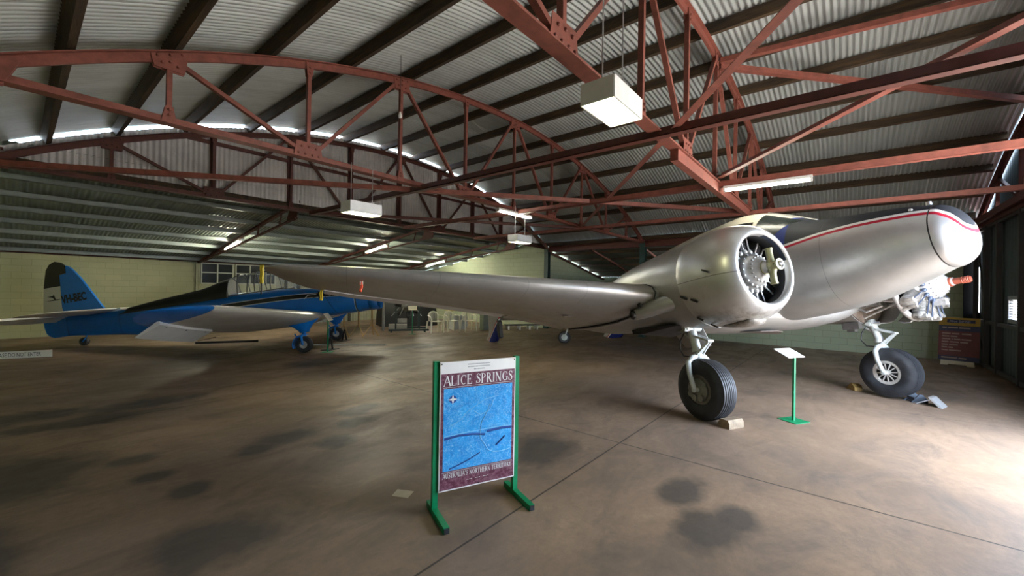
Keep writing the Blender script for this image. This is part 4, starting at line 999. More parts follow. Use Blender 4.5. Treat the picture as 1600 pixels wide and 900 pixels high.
# ------------------------------------------------------------------ serif capitals built from strokes
GL = {
 'A': (.74, 'LN0,0,.37,1 LK.37,1,.74,0 LN.16,.34,.58,.34 S0,0 S.74,0'),
 'L': (.62, 'LK.12,0,.12,1 LN.12,.03,.58,.03 LN.58,0,.60,.24 S.12,0 S.12,1'),
 'I': (.30, 'LK.15,0,.15,1 S.15,0 S.15,1'),
 'C': (.74, 'A.42,.5,.36,.48,55,310 LN.66,.66,.66,.98'),
 'E': (.62, 'LK.12,0,.12,1 LN.12,.03,.56,.03 LN.12,.97,.54,.97 LN.12,.52,.42,.52 LN.57,0,.59,.24 LN.54,1,.55,.78 LN.42,.42,.42,.62 S.12,0 S.12,1'),
 'S': (.56, 'Z'),
 'P': (.60, 'LK.12,0,.12,1 A.24,.74,.30,.24,-90,90 LN.12,.98,.26,.98 LN.12,.50,.26,.50 S.12,0 S.12,1'),
 'R': (.68, 'LK.12,0,.12,1 A.24,.75,.28,.23,-90,90 LN.12,.98,.26,.98 LN.12,.52,.26,.52 LK.28,.52,.62,0 S.12,0 S.12,1 S.64,0'),
 'N': (.78, 'LN.12,0,.12,1 LK.10,1,.66,0 LN.66,0,.66,1 S.12,0 S.10,1 S.66,1'),
 'G': (.78, 'A.42,.5,.36,.48,55,320 LN.66,.68,.66,.97 LK.68,.06,.68,.40 S.68,.40'),
 'U': (.76, 'LK.14,.3,.14,1 LN.62,.3,.62,1 A.38,.3,.24,.30,180,360 S.14,1 S.62,1'),
 'T': (.66, 'LK.33,0,.33,1 LN.02,.97,.64,.97 LN.02,.76,.03,1 LN.64,.76,.63,1 S.33,0'),
 'H': (.80, 'LK.14,0,.14,1 LK.64,0,.64,1 LN.14,.52,.64,.52 S.14,0 S.14,1 S.64,0 S.64,1'),
 'O': (.82, 'A.41,.5,.36,.48,0,360'),
 'Y': (.70, 'LK.33,.48,.02,1 LN.35,.48,.66,1 LK.34,0,.34,.48 S.34,0 S.03,1 S.66,1'),
 "'": (.22, 'LK.11,.74,.12,1'), ' ': (.34, '')}
def serif_text(mb, body, size, M, width=None, depth=.002):
    tot = sum(GL[c][0]+.08 for c in body)-.08; sx = (width/(tot*size)) if width else 1; x0 = 0
    def q(pts):
        vs = mb.vs([M @ V((p[0]*size*sx, p[1]*size, depth)) for p in pts]); mb.f(vs)
    def line(a, b, w):
        d = (V((b[0], b[1]))-V((a[0], a[1]))); d.normalize(); n = V((-d.y, d.x))*w/2
        q([(a[0]+n.x, a[1]+n.y), (b[0]+n.x, b[1]+n.y), (b[0]-n.x, b[1]-n.y), (a[0]-n.x, a[1]-n.y)])
    def arc(cx, cy, rx, ry, a0, a1, k=14):
        pr = None
        for i in range(k+1):
            a = R(a0+(a1-a0)*i/k); w = .05+.09*abs(math.cos(a))
            o = (x0+cx+(rx)*math.cos(a), cy+ry*math.sin(a)); n_ = (x0+cx+(rx-w)*math.cos(a), cy+(ry-w*.8)*math.sin(a))
            if pr: q([pr[0], o, n_, pr[1]])
            pr = (o, n_)
    for c in body:
        wd, st = GL[c]
        if st == 'Z':
            pr = None
            P = [(.48, .80), (.42, .93), (.28, .975), (.13, .90), (.10, .76), (.18, .63), (.30, .54), (.43, .44), (.49, .29), (.44, .12), (.29, .025), (.13, .07), (.06, .24)]
            W = [.04, .05, .05, .07, .10, .13, .15, .13, .10, .07, .05, .05, .04]
            for i in range(len(P)-1):
                a, b = P[i], P[i+1]; d = V((b[0]-a[0], b[1]-a[1])).normalized(); n = V((-d.y, d.x))
                q([(x0+a[0]+n.x*W[i]/2, a[1]+n.y*W[i]/2), (x0+b[0]+n.x*W[i+1]/2, b[1]+n.y*W[i+1]/2), (x0+b[0]-n.x*W[i+1]/2, b[1]-n.y*W[i+1]/2), (x0+a[0]-n.x*W[i]/2, a[1]-n.y*W[i]/2)])
            line((x0+.49, .72), (x0+.49, .97), .04); line((x0+.05, .03), (x0+.05, .30), .04)
        else:
            for t in st.split():
                k = 2 if t[0] == 'L' else 1
                v = [float(z) for z in t[k:].split(',')]
                if t[0] == 'L': line((x0+v[0], v[1]), (x0+v[2], v[3]), .14 if t[1] == 'K' else .06)
                elif t[0] == 'A': arc(*v)
                else: line((x0+v[0]-.13, v[1]+(.02 if v[1] < .5 else -.02)), (x0+v[0]+.13, v[1]+(.02 if v[1] < .5 else -.02)), .04)
        x0 += wd+.08
    return mb

# ------------------------------------------------------------------ poster stand
pd = V((2.699-2.058, 2.164-2.434, 0)).normalized(); pn = V((pd.y, -pd.x, 0))      # pn points toward the camera
stand = thing('poster_stand', 'green metal stand with blue town poster in front of the silver aircraft', 'sign stand', (2.058, 2.434, 0), Matrix((pd, -pn, V((0, 0, 1)))).transposed())
PWID = .695; pf = .03
for x in (.0, PWID): MB().bx(x-.021, x+.021, -.021, .021, .03, 1.165).build('post', GREEN, stand)
for x, a, b in ((0, -.30, .13), (PWID, -.30, .15)):
    MB().bx(x-.022, x+.022, a, b, .0, .045).build('foot', GREEN, stand)
    MB().bx(x-.019, x+.019, a-.006, a, .004, .041).build('foot_cap', pm('black_end_cap', (.02, .02, .025), .5), stand)
POST_W = pm('poster_white', (.80, .78, .74), .4, 0, .04, 9)
board = MB().bx(.022, PWID-.022, -.034, -.018, .165, 1.158).build('poster_board', POST_W, stand)
m, nt, b = _mat('poster_maroon'); g = N(nt); n = g.noise(45, 6, .7); g.put(b.inputs['Base Color'], g.mix(g.ramp(n, .42, .72), (.095, .014, .035), (.32, .16, .20))); b.inputs['Roughness'].default_value = .4; MAROON = m
m, nt, b = _mat('poster_map_blue'); g = N(nt); n1 = g.noise(9, 6, .6, dist=1.2); n2 = g.noise(38, 9, .8, g.map((1, 1, 1)), 2.0)
c = g.mix(g.ramp(n1, .32, .68), (.004, .22, .62), (.03, .40, .82)); c = g.mix(g.ramp(n2, .50, .64, 0, .9), c, (.38, .68, .88)); c = g.mix(g.ramp(n2, .30, .42, .7, 0), c, (.003, .08, .34))
g.put(b.inputs['Base Color'], c); b.inputs['Roughness'].default_value = .35; MAPB = m
X0, X1 = .030, PWID-.030
MB().bx(X0, X1, -.0355, -.034, .175, 1.068).build('maroon_border', MAROON, board)
mp = MB().bx(.052, PWID-.052, -.037, -.0355, .318, .952).build('map_image', MAPB, board)
Mf = basis((1, 0, 0), (0, 0, 1), (.052, -.0375, .975))
def wlen(w): return sum(GL[c][0]+.08 for c in w)
tot = wlen('ALICE SPRINGS')-.08; sc_ = (PWID-.104)/tot
for w_, off in (('ALICE', 0), ('SPRINGS', wlen('ALICE ')*sc_)):
    mb = MB(); serif_text(mb, w_, .078, Mf @ Matrix.Translation((off, 0, 0)), (wlen(w_)-.08)*sc_, .0012); mb.build('title_lettering', POST_W, board)
mb = MB(); serif_text(mb, "AUSTRALIA'S NORTHERN TERRITORY", .038, basis((1, 0, 0), (0, 0, 1), (.052, -.0375, .262)), PWID-.104, .0012); mb.build('subtitle_lettering', POST_W, board)
LINEM = pm('map_line_pale', (.22, .52, .76), .5); DARKB = pm('map_dark_blue', (.004, .05, .26), .5)
mb = MB()
mb.bx(.045, PWID-.045, -.038, -.037, .962, .964); mb.bx(.045, PWID-.045, -.038, -.037, .307, .309)
mb.build('rule_line', POST_W, board)
def mapline(name, P, w, mm):
    mb = MB(); mb.tube([V((x, -.0372, z)) for x, z in P], w, 4); o = mb.build(name, mm, mp); return o
mapline('map_road', [(.44, .80), (.42, .74), (.37, .66), (.36, .60), (.36, .54), (.40, .48), (.43, .43), (.48, .405), (.55, .40), (.63, .41)], .0034, LINEM)
mapline('map_road', [(.06, .585), (.20, .595), (.36, .60), (.50, .605), (.64, .60)], .003, LINEM)
mapline('map_ridge', [(.06, .568), (.18, .58), (.30, .575), (.40, .56)], .009, DARKB)
mapline('map_ridge', [(.42, .58), (.55, .59), (.64, .585)], .010, DARKB)
mapline('map_runway', [(.50, .455), (.58, .52)], .008, DARKB)
mapline('map_road', [(.30, .76), (.36, .72), (.44, .75), (.47, .83)], .003, LINEM)
mapline('map_road', [(.10, .66), (.19, .70), (.25, .76), (.40, .84), (.52, .86)], .0024, LINEM)
mapline('map_road', [(.36, .42), (.28, .385), (.18, .352), (.10, .33)], .005, DARKB)
mb = MB(); c = V((.125, -.0385, .868))
for k in range(4):
    a = PI/2*k; e = V((math.cos(a), 0, math.sin(a))); q = V((-e.z, 0, e.x)); mb.poly([c, c+e*.011*.9+q*.008, c+e*.040, c+e*.011*.9-q*.008])
mb.build('compass_star', POST_W, board)
mb = MB(); mb.lathe([(0, .030), (.0005, .030)], (.125, -.0373, .868), (0, -1, 0), 28, True, True); mb.build('compass_disc', DARKB, board)
mb = MB()
for k, (n_, z) in enumerate(((17, 1.128), (17, 1.108), (8, 1.088))):
    for j in range(n_):
        x = .345-(n_/2-j)*.0115; mb.bx(x, x+.008, -.0348, -.034, z, z+.007)
mb.build('small_print', pm('grey_print', (.25, .25, .25), .5), board)
mb = MB()
for x0_ in (.25, .32, .39):
    for j in range(3): mb.tube([(x0_+j*.016, -.037, .222), (x0_+.006+j*.016, -.037, .226), (x0_+.012+j*.016, -.037, .222)], .0018, 4)
mb.build('ornament', POST_W, board)
mb = MB()
for x, z in ((.034, 1.145), (PWID-.034, 1.145), (.034, .18), (PWID-.034, .18), (.35, .18)): mb.ball((x, -.036, z), .006, 7, 5)
mb.build('board_screw', BLACK, board)

# ------------------------------------------------------------------ label stands
TEXTG = pm('label_grey_text', (.35, .34, .30), .6)
def label_stand(loc, rz, label, h=.90, tilt=25, bm=WHITE, shift=(0, 0)):
    t = thing('label_stand', label, 'label stand', (*loc, 0), rz, None)
    MB().bx(-.135, .135, -.13, .13, 0, .008).build('base_plate', GREEN, t)
    MB().bx(-.014, .014, -.014, .014, .008, h-.02).build('post', GREEN, t)
    M = Matrix.Rotation(R(tilt), 3, 'X')
    bd = MB(); bd.box((shift[0], shift[1], h), (.31, .23, .008), M); o = bd.build('label_board', bm, t)
    mb = MB()
    for k in range(6):
        c = V((shift[0], shift[1], h))+M @ V((-.01 if k % 2 else .0, .08-.028*k, .0047)); mb.box(c, (.25 if k % 3 else .20, .006, .0006), M)
    mb.build('label_print', TEXTG, o); return t
label_stand((6.75, .556), R(-31), 'white label board on thin green post between the two main wheels', .925, 22, pm('label_white', (.86, .85, .80), .35), (-.10, -.0))
label_stand((5.21, 10.51), R(42), 'small label stand with green post beside the blue trainer wheel', .92, 52, CREAM)
label_stand((9.343, 12.44), R(-35), 'cream label board on green post next to the engine on a frame', .96, 40, CREAM)

# ------------------------------------------------------------------ chocks and floor odds and ends
mb = MB(); mb.prism([(-.085, -.13, 0), (.085, -.13, 0), (.085, -.13, .045), (.05, -.13, .105), (-.06, -.13, .11), (-.085, -.13, .07)], (0, .26, 0))
o = mb.build('wheel_chock', WOODG, None, 20); o.location = (5.885, 1.15, 0); o.rotation_euler = (0, 0, R(-28+90)); tag(o, 'weathered timber block chocked against the near main wheel', 'wheel chock')
# scrub the chock clear of the tyre
mb = MB(); mb.prism([(-.10, 0, 0), (.10, 0, 0), (.10, 0, .02), (.0, 0, .12), (-.03, 0, .12), (-.10, 0, .06)], (0, .13, 0)); mb.lathe([(0, .03), (.02, .03), (.02, .045), (0, .045)], (-.02, -.001, .06), (0, -1, 0), 14)
o = mb.build('wheel_chock', pm('ochre_timber', (.32, .20, .06), .7, 0, .3, 9, .1, (.05, .04, .03), 8, .6)); o.location = (9.74, -.16, 0); o.rotation_euler = (0, 0, R(35)); tag(o, 'ochre wooden chock behind the far main wheel', 'wheel chock')
mb = MB()
pr = [(-.12, .0), (.12, .0), (.115, .05), (.05, .125), (.0, .135), (-.06, .06)]
mb.prism([(x, -.02, z) for x, z in pr], (0, .022, 0)); mb.prism([(x, .13, z) for x, z in pr], (0, .022, 0)); mb.box((.02, .065, .012), (.22, .15, .02)); mb.box((-.06, .065, .045), (.02, .15, .06))
o = mb.build('wheel_chock', pm('blue_grey_cast', (.10, .12, .15), .5, .4, .2, 9)); o.location = (9.30, -.90, 0); o.rotation_euler = (0, 0, R(-60)); tag(o, 'grey cast metal chock in front of the far main wheel', 'wheel chock')
mb = MB(); mb.loft([[V((x, y, z)) for y, z in ((-.14, .0), (-.14, .015), (-.02, .14), (.02, .145), (.0, .12), (-.10, .012))] for x in (-.12, .12)]); mb.prism([(-.12, .0, .10), (.12, .0, .10), (.13, .15, .01), (-.13, .15, .01)], (0, 0, .012))
o = mb.build('bent_metal_chock', pm('silver_sheet', (.55, .56, .57), .4, .6, .2, 8, 0, (.3, .2, .12), 8, .5)); o.location = (9.18, -1.04, 0); o.rotation_euler = (0, 0, R(-20)); tag(o, 'bent silver sheet metal chock lying right of the far main wheel', 'wheel chock')
o = MB().prism([(-.055, -.075, 0), (.06, -.07, 0), (.055, .08, 0), (-.06, .07, 0)], (0, 0, .002)).build('paper_scrap', pm('paper', (.48, .42, .33), .8)); o.location = (2.08, 2.86, .0005); o.rotation_euler = (0, 0, R(25)); tag(o, 'pale paper rectangle stuck on the floor left of the poster stand', 'paper')
# barrier strip
bp = V((.55, 14.17, 0)); bd = V((-.74, .25, 0)).normalized()
t = thing('barrier_board', 'long white strip reading please do not enter near the blue tail', 'barrier sign', bp, Matrix((-bd, V((bd.y, -bd.x, 0)) if False else V((0, 0, 1)).cross(-bd), V((0, 0, 1)))).transposed())
b_ = MB().bx(-1.08, 0, -.012, .012, .0, .155).build('board', pm('barrier_white', (.70, .68, .58), .5, 0, .05), t)
for x in (-.85, -.3): MB().bx(x-.03, x+.03, -.0, .16, 0, .03).build('foot', BLACK, t)
text_obj('board_lettering', 'PLEASE DO NOT ENTER', .125, pm('grey_lettering', (.06, .06, .05), .5), b_, basis((1, 0, 0), (0, 0, 1), (-.91, -.0135, .036)), depth=.002, xscale=.55)

# ------------------------------------------------------------------ lamps
def box_light(x, y, z, label, hang):
    t = thing('box_light', label, 'ceiling light', (x, y, z), 0)
    mb = MB(); a, b_, h = .26, .14, .168; t_ = .006
    for s in (-1, 1): mb.bx(-a, a, s*b_-t_, s*b_+t_, 0, h); mb.bx(s*a-t_, s*a+t_, -b_, b_, 0, h)
    mb.bx(-a, a, -b_, b_, h-.01, h); mb.build('housing', WHITE, t)
    MB().bx(-a+.008, a-.008, -b_+.008, b_-.008, .004, .016).build('diffuser', TUBEW, t)
    for s in (-1, 1): MB().cyl((s*.18, 0, h), (s*.18, 0, h+hang), .006, 8).build('hanger_rod', STEEL, t)
box_light(3.07, 1.50, 3.175, 'large white box light hanging nearest, left of the red truss', 1.4)
box_light(3.40, 5.85, 2.85, 'white box light hanging in front of the gable, left of the other far one', .60)
box_light(7.40, 5.88, 2.80, 'small white box light hanging beneath the right end of the gable', .66)
def batten(p0, p1, label, drop=0, tm=None):
    p0, p1 = V(p0), V(p1); d = (p1-p0).normalized()
    t = thing('fluorescent_light', label, 'fluorescent light', (p0+p1)/2)
    q0, q1 = p0-(p0+p1)/2, p1-(p0+p1)/2
    MB().bar(q0, q1, .10, .045).build('housing', WHITE, t)
    for s in (-1, 1):
        sd = d.cross(V((0, 0, 1))).normalized()*.028*s
        MB().cyl(q0+d*.03+sd-V((0, 0, .042)), q1-d*.03+sd-V((0, 0, .042)), .014, 10).build('tube', tm or TUBE, t)
    for q, s in ((q0, 1), (q1, -1)): MB().bar(q-V((0, 0, .035)), q+d*s*.03-V((0, 0, .035)), .09, .05).build('lamp_holder', WHITE, t)
    if drop:
        for q in (q0+d*.15, q1-d*.15): MB().cyl(q+V((0, 0, .02)), q+V((0, 0, drop)), .005, 6).build('hanger_chain', STEEL, t)
batten((7.40, 1.60, 3.448), (7.40, .42, 3.448), 'fluorescent batten under the red tie just above the silver fuselage', 0, TUBED)
batten((6.70, 5.97, 3.49), (7.92, 5.97, 3.49), 'fluorescent batten under the middle truss near its right half', 0, TUBED)
batten((4.45, 16.1, 2.93), (4.45, 14.72, 3.14), 'hanging fluorescent tube left, above the canopy of the blue trainer', .14)
batten((8.8, 14.75, 3.11), (8.8, 13.35, 3.33), 'hanging fluorescent tube in the middle of the lean-to above the wing', .12)
batten((13.15, 16.45, 2.84), (13.15, 15.05, 3.06), 'hanging fluorescent tube farthest right under the lean-to', .14)
# pull-cord bulb
t = thing('hanging_lamp', 'small white lamp holder dangling on a thin cord left of the middle', 'lamp', (3.62, 5.2, 0))
MB().cyl((0, 0, 4.32), (0, 0, 5.2), .004, 6).build('cord', BLACK, t); m = MB(); m.lathe([(0, .012), (.03, .02), (.06, .028), (.09, .02)], (0, 0, 4.35), (0, 0, -1), 12, True, True); m.build('lamp_holder', WHITE, t, 40)
# ------------------------------------------------------------------ ribbons on the wing
def ribbon(name, P, w, mm, label, extra=None):
    t = thing(name, label, 'ribbon', P[0]); p0 = V(P[0])
    mb = MB(); rr = []
    for k, p in enumerate(P):
        q = V(p)-p0; a = .5*math.sin(k*1.1); e = V((.78*math.cos(a), -.62*math.cos(a), 0)); rr.append([q-e*w/2, q-e*w/6+V((.004, .004, 0)), q+e*w/6-V((.004, .004, 0)), q+e*w/2])
    mb.loft(rr, closed=False); mb.build('streamer', mm, t, 60, .003)
    if extra: extra(t, V(P[-1])-p0)
    return t
ribbon('yellow_ribbon', [(1.745, 5.06, 1.955), (1.74, 5.055, 1.91), (1.748, 5.06, 1.86), (1.738, 5.05, 1.81), (1.745, 5.055, 1.77), (1.738, 5.05, 1.745)], .042, YELLOW, 'yellow ribbon hanging from the outermost silver wing tip', lambda t, q: MB().cyl(q+V((0, 0, .01)), q-V((0, 0, .12)), .009, 8).build('ribbon_pin', BLACK, t))
ribbon('yellow_ribbon', [(2.66, 5.55, 1.80), (2.65, 5.55, 1.75), (2.66, 5.54, 1.69), (2.645, 5.545, 1.63), (2.65, 5.54, 1.57), (2.64, 5.535, 1.53)], .045, YELLOW, 'yellow ribbon hanging under the silver wing in front of the blue fuselage stripe')
ribbon('warning_tag', [(2.60, 4.45, 1.80), (2.59, 4.445, 1.765), (2.60, 4.44, 1.73), (2.585, 4.44, 1.69), (2.58, 4.435, 1.665)], .032, ORANGE, 'orange and white tag tied on the silver wing leading edge', lambda t, q: MB().box((.0, -.004, -.03), (.034, .012, .04), Matrix.Rotation(R(-38), 3, 'Z')).build('white_tag', WHITE, t))
# ------------------------------------------------------------------ plastic chairs
def chair_tree(label):
    t = thing('plastic_chair', label, 'chair', (0, 0, 0), 0, None)
    mb = MB()
    def seat(u, v):
        x = (-.23+.46*u); y = -.22+.44*v; return V((x*(1-.08*(1-v)), y, .425+.03*(abs(2*u-1)**2)-.012*math.sin(PI*v)+.02*(v > .9)*0))
    mb.grid(seat, 8, 8); mb.build('seat', PLASTIC, t, 60, .012)
    b = MB()
    def bk(u, z):   # curved back shell
        a = (u-.5)*1.9; r = .27; return V((r*1.0*math.sin(a), -.20-.10*(z-.42)+.11*(1-math.cos(a)), z))
    for k in range(8):
        u = .06+.88*k/7; top = .79-.12*abs(2*u-1)**2
        b.loft([[bk(u-.030, z)+V((0, d, 0)), bk(u+.030, z)+V((0, d, 0))] for d, z in ((0, .43), (0, .55), (0, .68), (0, top))], closed=False)
    rr = []
    for k in range(17):
        u = k/16; top = .80-.14*abs(2*u-1)**2.2; rr.append([bk(u, top-.035), bk(u, top+.02)+V((0, -.01, 0))])
    b.loft(rr, closed=False); b.build('backrest', PLASTIC, t, 60, .010)
    for s in (-1, 1):
        p = [V((s*.22, -.165, .665)), V((s*.27, -.05, .655)), V((s*.285, .10, .645)), V((s*.27, .20, .62)), V((s*.25, .225, .54)), V((s*.245, .22, .43))]
        m = MB(); m.loft([[q+V((s*-.025, 0, .006)), q+V((s*.025, 0, .006)), q+V((s*.022, 0, -.008)), q+V((s*-.022, 0, -.008))] if k < 4 else [q+V((s*-.02, -.012, 0)), q+V((s*.02, -.012, 0)), q+V((s*.02, .012, 0)), q+V((s*-.02, .012, 0))] for k, q in enumerate(p)]); m.build('armrest', PLASTIC, t, 40)
        for y0, y1 in ((.215, .24), (-.20, -.29)):
            m = MB(); m.loft([[V((s*(.235+.02*k)+a*w, (y0+(y1-y0)*k)+b_*w, .44*(1-k))) for a, b_ in ((-1, -1), (1, -1), (1, 1), (-1, 1))] for k, w in ((0, .026), (.5, .022), (1, .017))]); m.build('leg', PLASTIC, t)
    return t
ch = chair_tree('white plastic armchair at the left end of the row of three')
az = math.atan2(-.33, -.95)   # heading of the chair front
for k, (x, y, lab) in enumerate(((10.30, 12.29, None), (10.96, 12.11, 'white plastic armchair in the middle of the row of three'), (11.65, 11.83, 'white plastic armchair at the right end of the row, nearest the cabinet'))):
    c = ch if k == 0 else copy_tree(ch)
    c.location = (x, y, 0); c.rotation_euler = (0, 0, R(162+(0, 3, -3)[k]))
    if lab: c['label'] = lab
# ------------------------------------------------------------------ tripod trestles
def trestle(loc, rz, label, h=1.35):
    t = thing('wooden_tripod', label, 'trestle', (*loc, 0), R(rz))
    MB().bx(-.022, .022, -.022, .022, .35, h-.02).build('post', WOOD, t)
    for k in range(3):
        a = 2*PI*k/3+.5; m = MB(); m.bar((.01*math.cos(a), .01*math.sin(a), .42), (.30*math.cos(a), .30*math.sin(a), .01), .03, .022); m.build('leg', WOOD, t)
    MB().bx(-.2, .2, -.03, .03, h-.02, h+.02).build('crossbar', WOOD, t)
trestle((7.08, 13.18), 10, 'pale timber tripod prop standing nearest the trainer wheel', .83); trestle((7.574, 13.10), 0, 'pale timber tripod prop in the middle of the three', .90); trestle((8.008, 12.97), 20, 'pale timber tripod prop on the right below the blue cowl', 1.0)
for loc, lab in (((5.45, 10.86), 'black axle stand beside the near trainer wheel'), ((6.68, 12.39), 'black axle stand beside the far trainer wheel')):
    t = thing('axle_stand', lab, 'jack stand', (*loc, 0), .4)
    MB().bx(-.22, .22, -.12, .12, 0, .012).build('base_plate', BLACK, t)
    for s in (-1, 1): m = MB(); m.bar((s*.10, 0, .01), (s*.02, 0, .30), .03, .03); m.build('leg', BLACK, t)
    MB().cyl((0, 0, .28), (0, 0, .36), .02, 8).build('screw', BLACK, t)
# poles on the floor
o = MB().bar((0, 0, .02), (2.1, 0, .02), .07, .035).build('floor_plank', pm('grey_plank', (.40, .40, .36), .6)); o.location = (5.43, 11.97, 0); o.rotation_euler = (0, 0, math.atan2(10.6-11.97, 6.9-5.43)); tag(o, 'thin grey plank lying flat on the floor right of the trainer wheels', 'plank')
t = thing('black_tow_bar', 'black steel bar lying on the floor under the trainer wing', 'tow bar', (3.31, 14.5, 0), math.atan2(-.68, 1.35))
MB().bx(0, 1.55, -.03, .03, .0, .06).build('bar', BLACK, t); m = MB(); m.bar((.05, .0, .08), (.45, .14, .16), .04, .03); m.build('handle', WOODG, t)
# ------------------------------------------------------------------ engine on a frame and clutter at the back wall
t = thing('display_engine', 'dark radial engine on a black frame left of the cream label board', 'engine', (9.85, 13.35, 0), R(-35))
DK = pm('dark_engine', (.05, .05, .048), .5, .4, .4, 12)
m = MB()
for y in (-.45, .45): m.bx(-.75, .75, y-.04, y+.04, .06, .13)
for x in (-.65, .6): m.bx(x-.03, x+.03, -.45, .45, .0, .07)
m.bx(-.52, -.46, -.4, -.34, .1, 1.0); m.bx(-.52, -.46, .34, .4, .1, 1.0); m.bx(.36, .42, -.4, -.34, .1, .95); m.bx(.36, .42, .34, .4, .1, .95); m.build('frame', pm('black_green_frame', (.012, .028, .022), .5), t)
m = MB(); m.lathe([(-.2, 0), (-.2, .2), (.0, .25), (.15, .22), (.3, .12), (.45, .05)], (-.05, 0, 1.0), (0, -1, 0), 24, cap1=True); m.build('crankcase', pm('dull_alloy', (.20, .20, .19), .45, .6, .2, 9), t, 40)
for k in range(7):
    a = 2*PI*k/7+.3; d = V((math.cos(a), 0, math.sin(a))); m = MB(); pr = [(.2, .07)]
    for j in range(6): pr += [(.24+.03*j, .07), (.245+.03*j, .095), (.26+.03*j, .095), (.265+.03*j, .07)]
    pr += [(.46, .09), (.5, .05)]; m.lathe(pr, (-.05, 0, 1.0), d, 12, cap1=True, up=(0, 1, 0)); m.build('cylinder', DK, t, 35)
m = MB()
for a in (.15, .35, -.2, -.4): m.cyl((-.05+.8*a, -.28, .95), (-.05+1.5*a, -.32, .62), .014, 6)
m.build('pushrod_tube', STEEL, t)
MB().box((-.25, -.3, .45), (.35, .02, .16)).build('data_plate', pm('cream_plate', (.45, .44, .36), .6), t)
o = MB().bx(-.35, .35, -.12, .12, 0, .26).build('storage_crate', pm('cream_crate', (.42, .40, .31), .6)); o.location = (9.7, 13.85, 0); o.rotation_euler = (0, 0, R(-35)); tag(o, 'low cream crate on the floor under the engine frame', 'crate')
o = MB().lathe([(0, .055), (1.55, .055), (1.6, .045)], (0, 0, 0), (0, 0, 1), 20, True, True).build('grey_cylinder', pm('grey_drum', (.28, .28, .25), .5), None, 40); o.location = (9.2, 14.1, 0); tag(o, 'tall grey cylinder standing left of the engine frame', 'cylinder')
t = thing('covered_machine', 'black covered machine against the back wall behind the chairs', 'machine', (11.4, 15.6, 0), R(-20))
m = MB(); m.loft([[V((x*k, y*k2, z)) for x, y in ((-1.25, -.6), (-.8, -.75), (.8, -.75), (1.25, -.6), (1.25, .6), (-1.25, .6))] for z, k, k2 in ((.0, 1, 1), (.5, .98, .98), (1.0, .93, .9), (1.35, .75, .6), (1.42, .5, .4))]); m.build('cover', pm('black_cover', (.012, .013, .013), .7), t, 40)
t = thing('small_table', 'table with a yellow top behind the white chairs', 'table', (12.35, 13.15, 0), R(-20))
MB().bx(-.55, .55, -.3, .3, .74, .78).build('tabletop', pm('yellow_top', (.42, .34, .05), .5), t)
for x in (-.5, .5):
    for y in (-.26, .26): MB().bx(x-.02, x+.02, y-.02, y+.02, 0, .74).build('leg', STEEL, t)
o = MB().bx(-.2, .2, -.12, .12, .78, .90).build('storage_box', pm('yellow_box', (.45, .38, .07), .5)); o.location = (12.2, 13.2, 0); o.rotation_euler = (0, 0, R(-20)); tag(o, 'yellow box on the table behind the white chairs', 'box')
o = MB().bx(-.3, .3, -.22, .22, 0, .58).build('white_carton', pm('carton', (.40, .42, .38), .6)); o.location = (11.9, 12.75, 0); o.rotation_euler = (0, 0, R(-20)); tag(o, 'grey-white carton on the floor behind the right plastic chair', 'box')
o = MB().lathe([(0, .06), (.55, .06), (.56, .05)], (0, 0, 0), (0, 0, 1), 16, True, True).build('white_bollard', WHITE, None, 40); o.location = (12.83, 12.3, 0); tag(o, 'short white post right of the plastic chairs', 'post')
t = thing('metal_cabinet', 'grey-green cabinet standing behind the silver tail fin', 'cabinet', (12.75, 11.55, 0), R(-23))
MB().bx(-.40, .40, -.02, .40, 0, .95).build('body', pm('grey_green_metal', (.10, .12, .08), .5, 0, .15), t)
for s in (-1, 1): MB().bx(s*.2-.19, s*.2+.19, -.034, -.02, .04, .92).build('door', pm('grey_green_door', (.115, .135, .09), .5, 0, .15), t)
for s in (-1, 1): MB().bx(s*.04-.008, s*.04+.008, -.05, -.034, .45, .56).build('handle', STEEL, t)
t = thing('low_bench', 'low dark bench with short white legs beyond the silver tail wheel', 'bench', (13.55, 11.05, 0), math.atan2(-.62, 1.0))
MB().bx(-.35, 1.15, -.2, .2, .17, .21).build('bench_top', pm('dark_bench', (.05, .055, .05), .5), t)
for x in (-.25, .25, .7, 1.05):
    for y in (-.15, .15): MB().cyl((x, y, 0), (x, y, .17), .035, 10).build('leg', WHITE, t)
# ------------------------------------------------------------------ advertising board in the right corner
ex = V((14.76-14.912, -2.40+1.80, 0)).normalized()
t = thing('advertising_board', 'blue, red and yellow notice board leaning in the dark right corner', 'sign board', (14.95, -1.78, 0), Matrix((ex, V((0, 0, 1)).cross(ex), V((0, 0, 1)))).transposed())
lean = Matrix.Rotation(R(9), 4, 'X')*1
lean = Matrix.Rotation(R(-9), 4, 'X')
lean.translation = V((0, 0, 0))
def lb(name, x0, x1, z0, z1, y0, y1, mm, par):
    mb = MB(); mb.bx(x0, x1, y0, y1, z0, z1); mb.bm.transform(lean); return mb.build(name, mm, par)
BW = .70; NAVYS = pm('sign_navy', (.010, .013, .05), .5); REDS = pm('sign_red', (.13, .018, .015), .5); YELS = pm('sign_yellow', (.40, .24, .01), .5); CRS = pm('sign_text', (.42, .30, .24), .6); CRB = pm('sign_text_pale', (.38, .38, .45), .6)
pb = lb('panel', 0, BW, .12, 1.20, -.015, .015, NAVYS, t)
lb('yellow_header', 0, BW, 1.0, 1.20, -.019, -.015, YELS, pb); lb('red_panel', 0, BW, .24, .86, -.019, -.015, REDS, pb); lb('header_pill', .14, .62, 1.07, 1.15, -.022, -.019, NAVYS, pb)
lb('foot_rail', .05, .62, .03, .12, -.02, .02, CREAM, t)
for x in (.05, .5): lb('foot', x, x+.13, .0, .06, -.03, .03, CREAM, t)
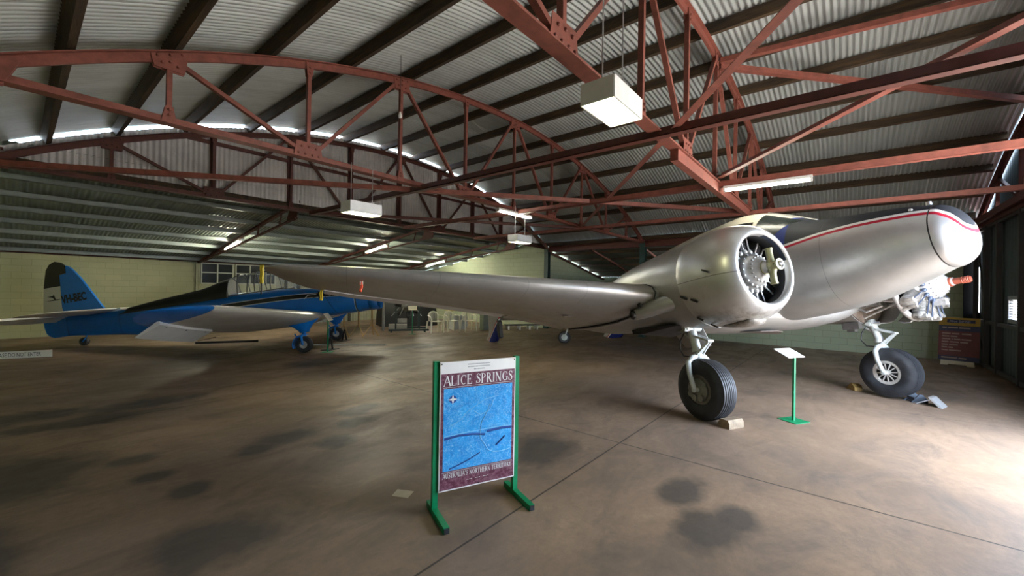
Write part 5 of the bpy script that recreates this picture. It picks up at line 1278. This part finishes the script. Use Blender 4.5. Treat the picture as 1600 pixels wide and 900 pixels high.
def lt(txt, x, z, sz, mm, xs=1.0):
    M = lean @ basis((1, 0, 0), (0, 0, 1), (x, -.0225, z)); return text_obj('sign_lettering', txt, sz, mm, pb, M, depth=.002, xscale=xs)
for r_, words in enumerate(((.12, .20, .19),)):
    pass
for z_, ws in ((.78, (.17, .15, .02, .18)), (.71, (.15, .14)), (.64, (.17, .04, .13, .18)), (.57, (.14, .18, .15)), (.50, (.13, .17)), (.43, (.12, .10)), (.36, (.13, .22)), (.93, (.10, .19, .21)), (.175, (.30, .15))):
    x_ = .06; mbx = MB()
    for w_ in ws: mbx.bx(x_, x_+w_-.02, -.0215, -.019 if .24 < z_ < .86 else -.015, z_, z_+.032); x_ += w_
    mbx.bm.transform(lean); mbx.build('faded_line', CRS, pb)
lt('Alice Springs', .18, 1.085, .075, CRB, .93)
# ------------------------------------------------------------------ camera, daylight, lamps
cam = D.cameras.new('camera'); cam.sensor_width = 36; cam.sensor_fit = 'HORIZONTAL'; cam.lens = 638/1600*36; cam.clip_start = .05
co = D.objects.new('camera', cam); COL.objects.link(co); S.camera = co
yaw, pit, rol = R(50.54), R(.135), R(.93)
F0 = V((math.sin(yaw), math.cos(yaw), 0)); R0 = V((math.cos(yaw), -math.sin(yaw), 0)); U0 = V((0, 0, 1))
Fc = F0*math.cos(pit)+U0*math.sin(pit); U1 = U0*math.cos(pit)-F0*math.sin(pit)
Rc = R0*math.cos(rol)+U1*math.sin(rol); Uc = U1*math.cos(rol)-R0*math.sin(rol)
M = Matrix((Rc, Uc, -Fc)).transposed().to_4x4(); M.translation = V((0, 0, 1.73)); co.matrix_world = M

w = D.worlds.new('daylight'); S.world = w; w.use_nodes = True
nt = w.node_tree; g = N(nt); bg = nt.nodes['Background']
tc = g.new('ShaderNodeTexCoord'); z = g.xyz(tc.outputs['Generated'])[2]
g.put(bg.inputs[0], g.mix(g.ramp(z, -.03, .03), (.76, .70, .64), (.76, .90, 1.12)))
bg.inputs[1].default_value = 25
# the open bay is marked as a light portal so that daylight through it is sampled well
L = D.lights.new('door_portal', 'AREA'); L.shape = 'RECTANGLE'; L.size = 3.7; L.size_y = 3.4
lo = D.objects.new('door_portal', L); COL.objects.link(lo); lo.location = (6.35, YF-.15, 1.72); lo.rotation_euler = (R(90), 0, R(180))
try: L.cycles.is_portal = True
except Exception: pass
S.view_settings.view_transform = 'Standard'; S.view_settings.look = 'None'; S.view_settings.gamma = 1; S.view_settings.exposure = 0
S.view_settings.use_curve_mapping = False
S.cycles.use_denoising = True
S.cycles.max_bounces = 8; S.cycles.diffuse_bounces = 4; S.cycles.glossy_bounces = 4; S.cycles.transparent_max_bounces = 12
S.cycles.sample_clamp_indirect = 6
S.cycles.caustics_reflective = False; S.cycles.caustics_refractive = False
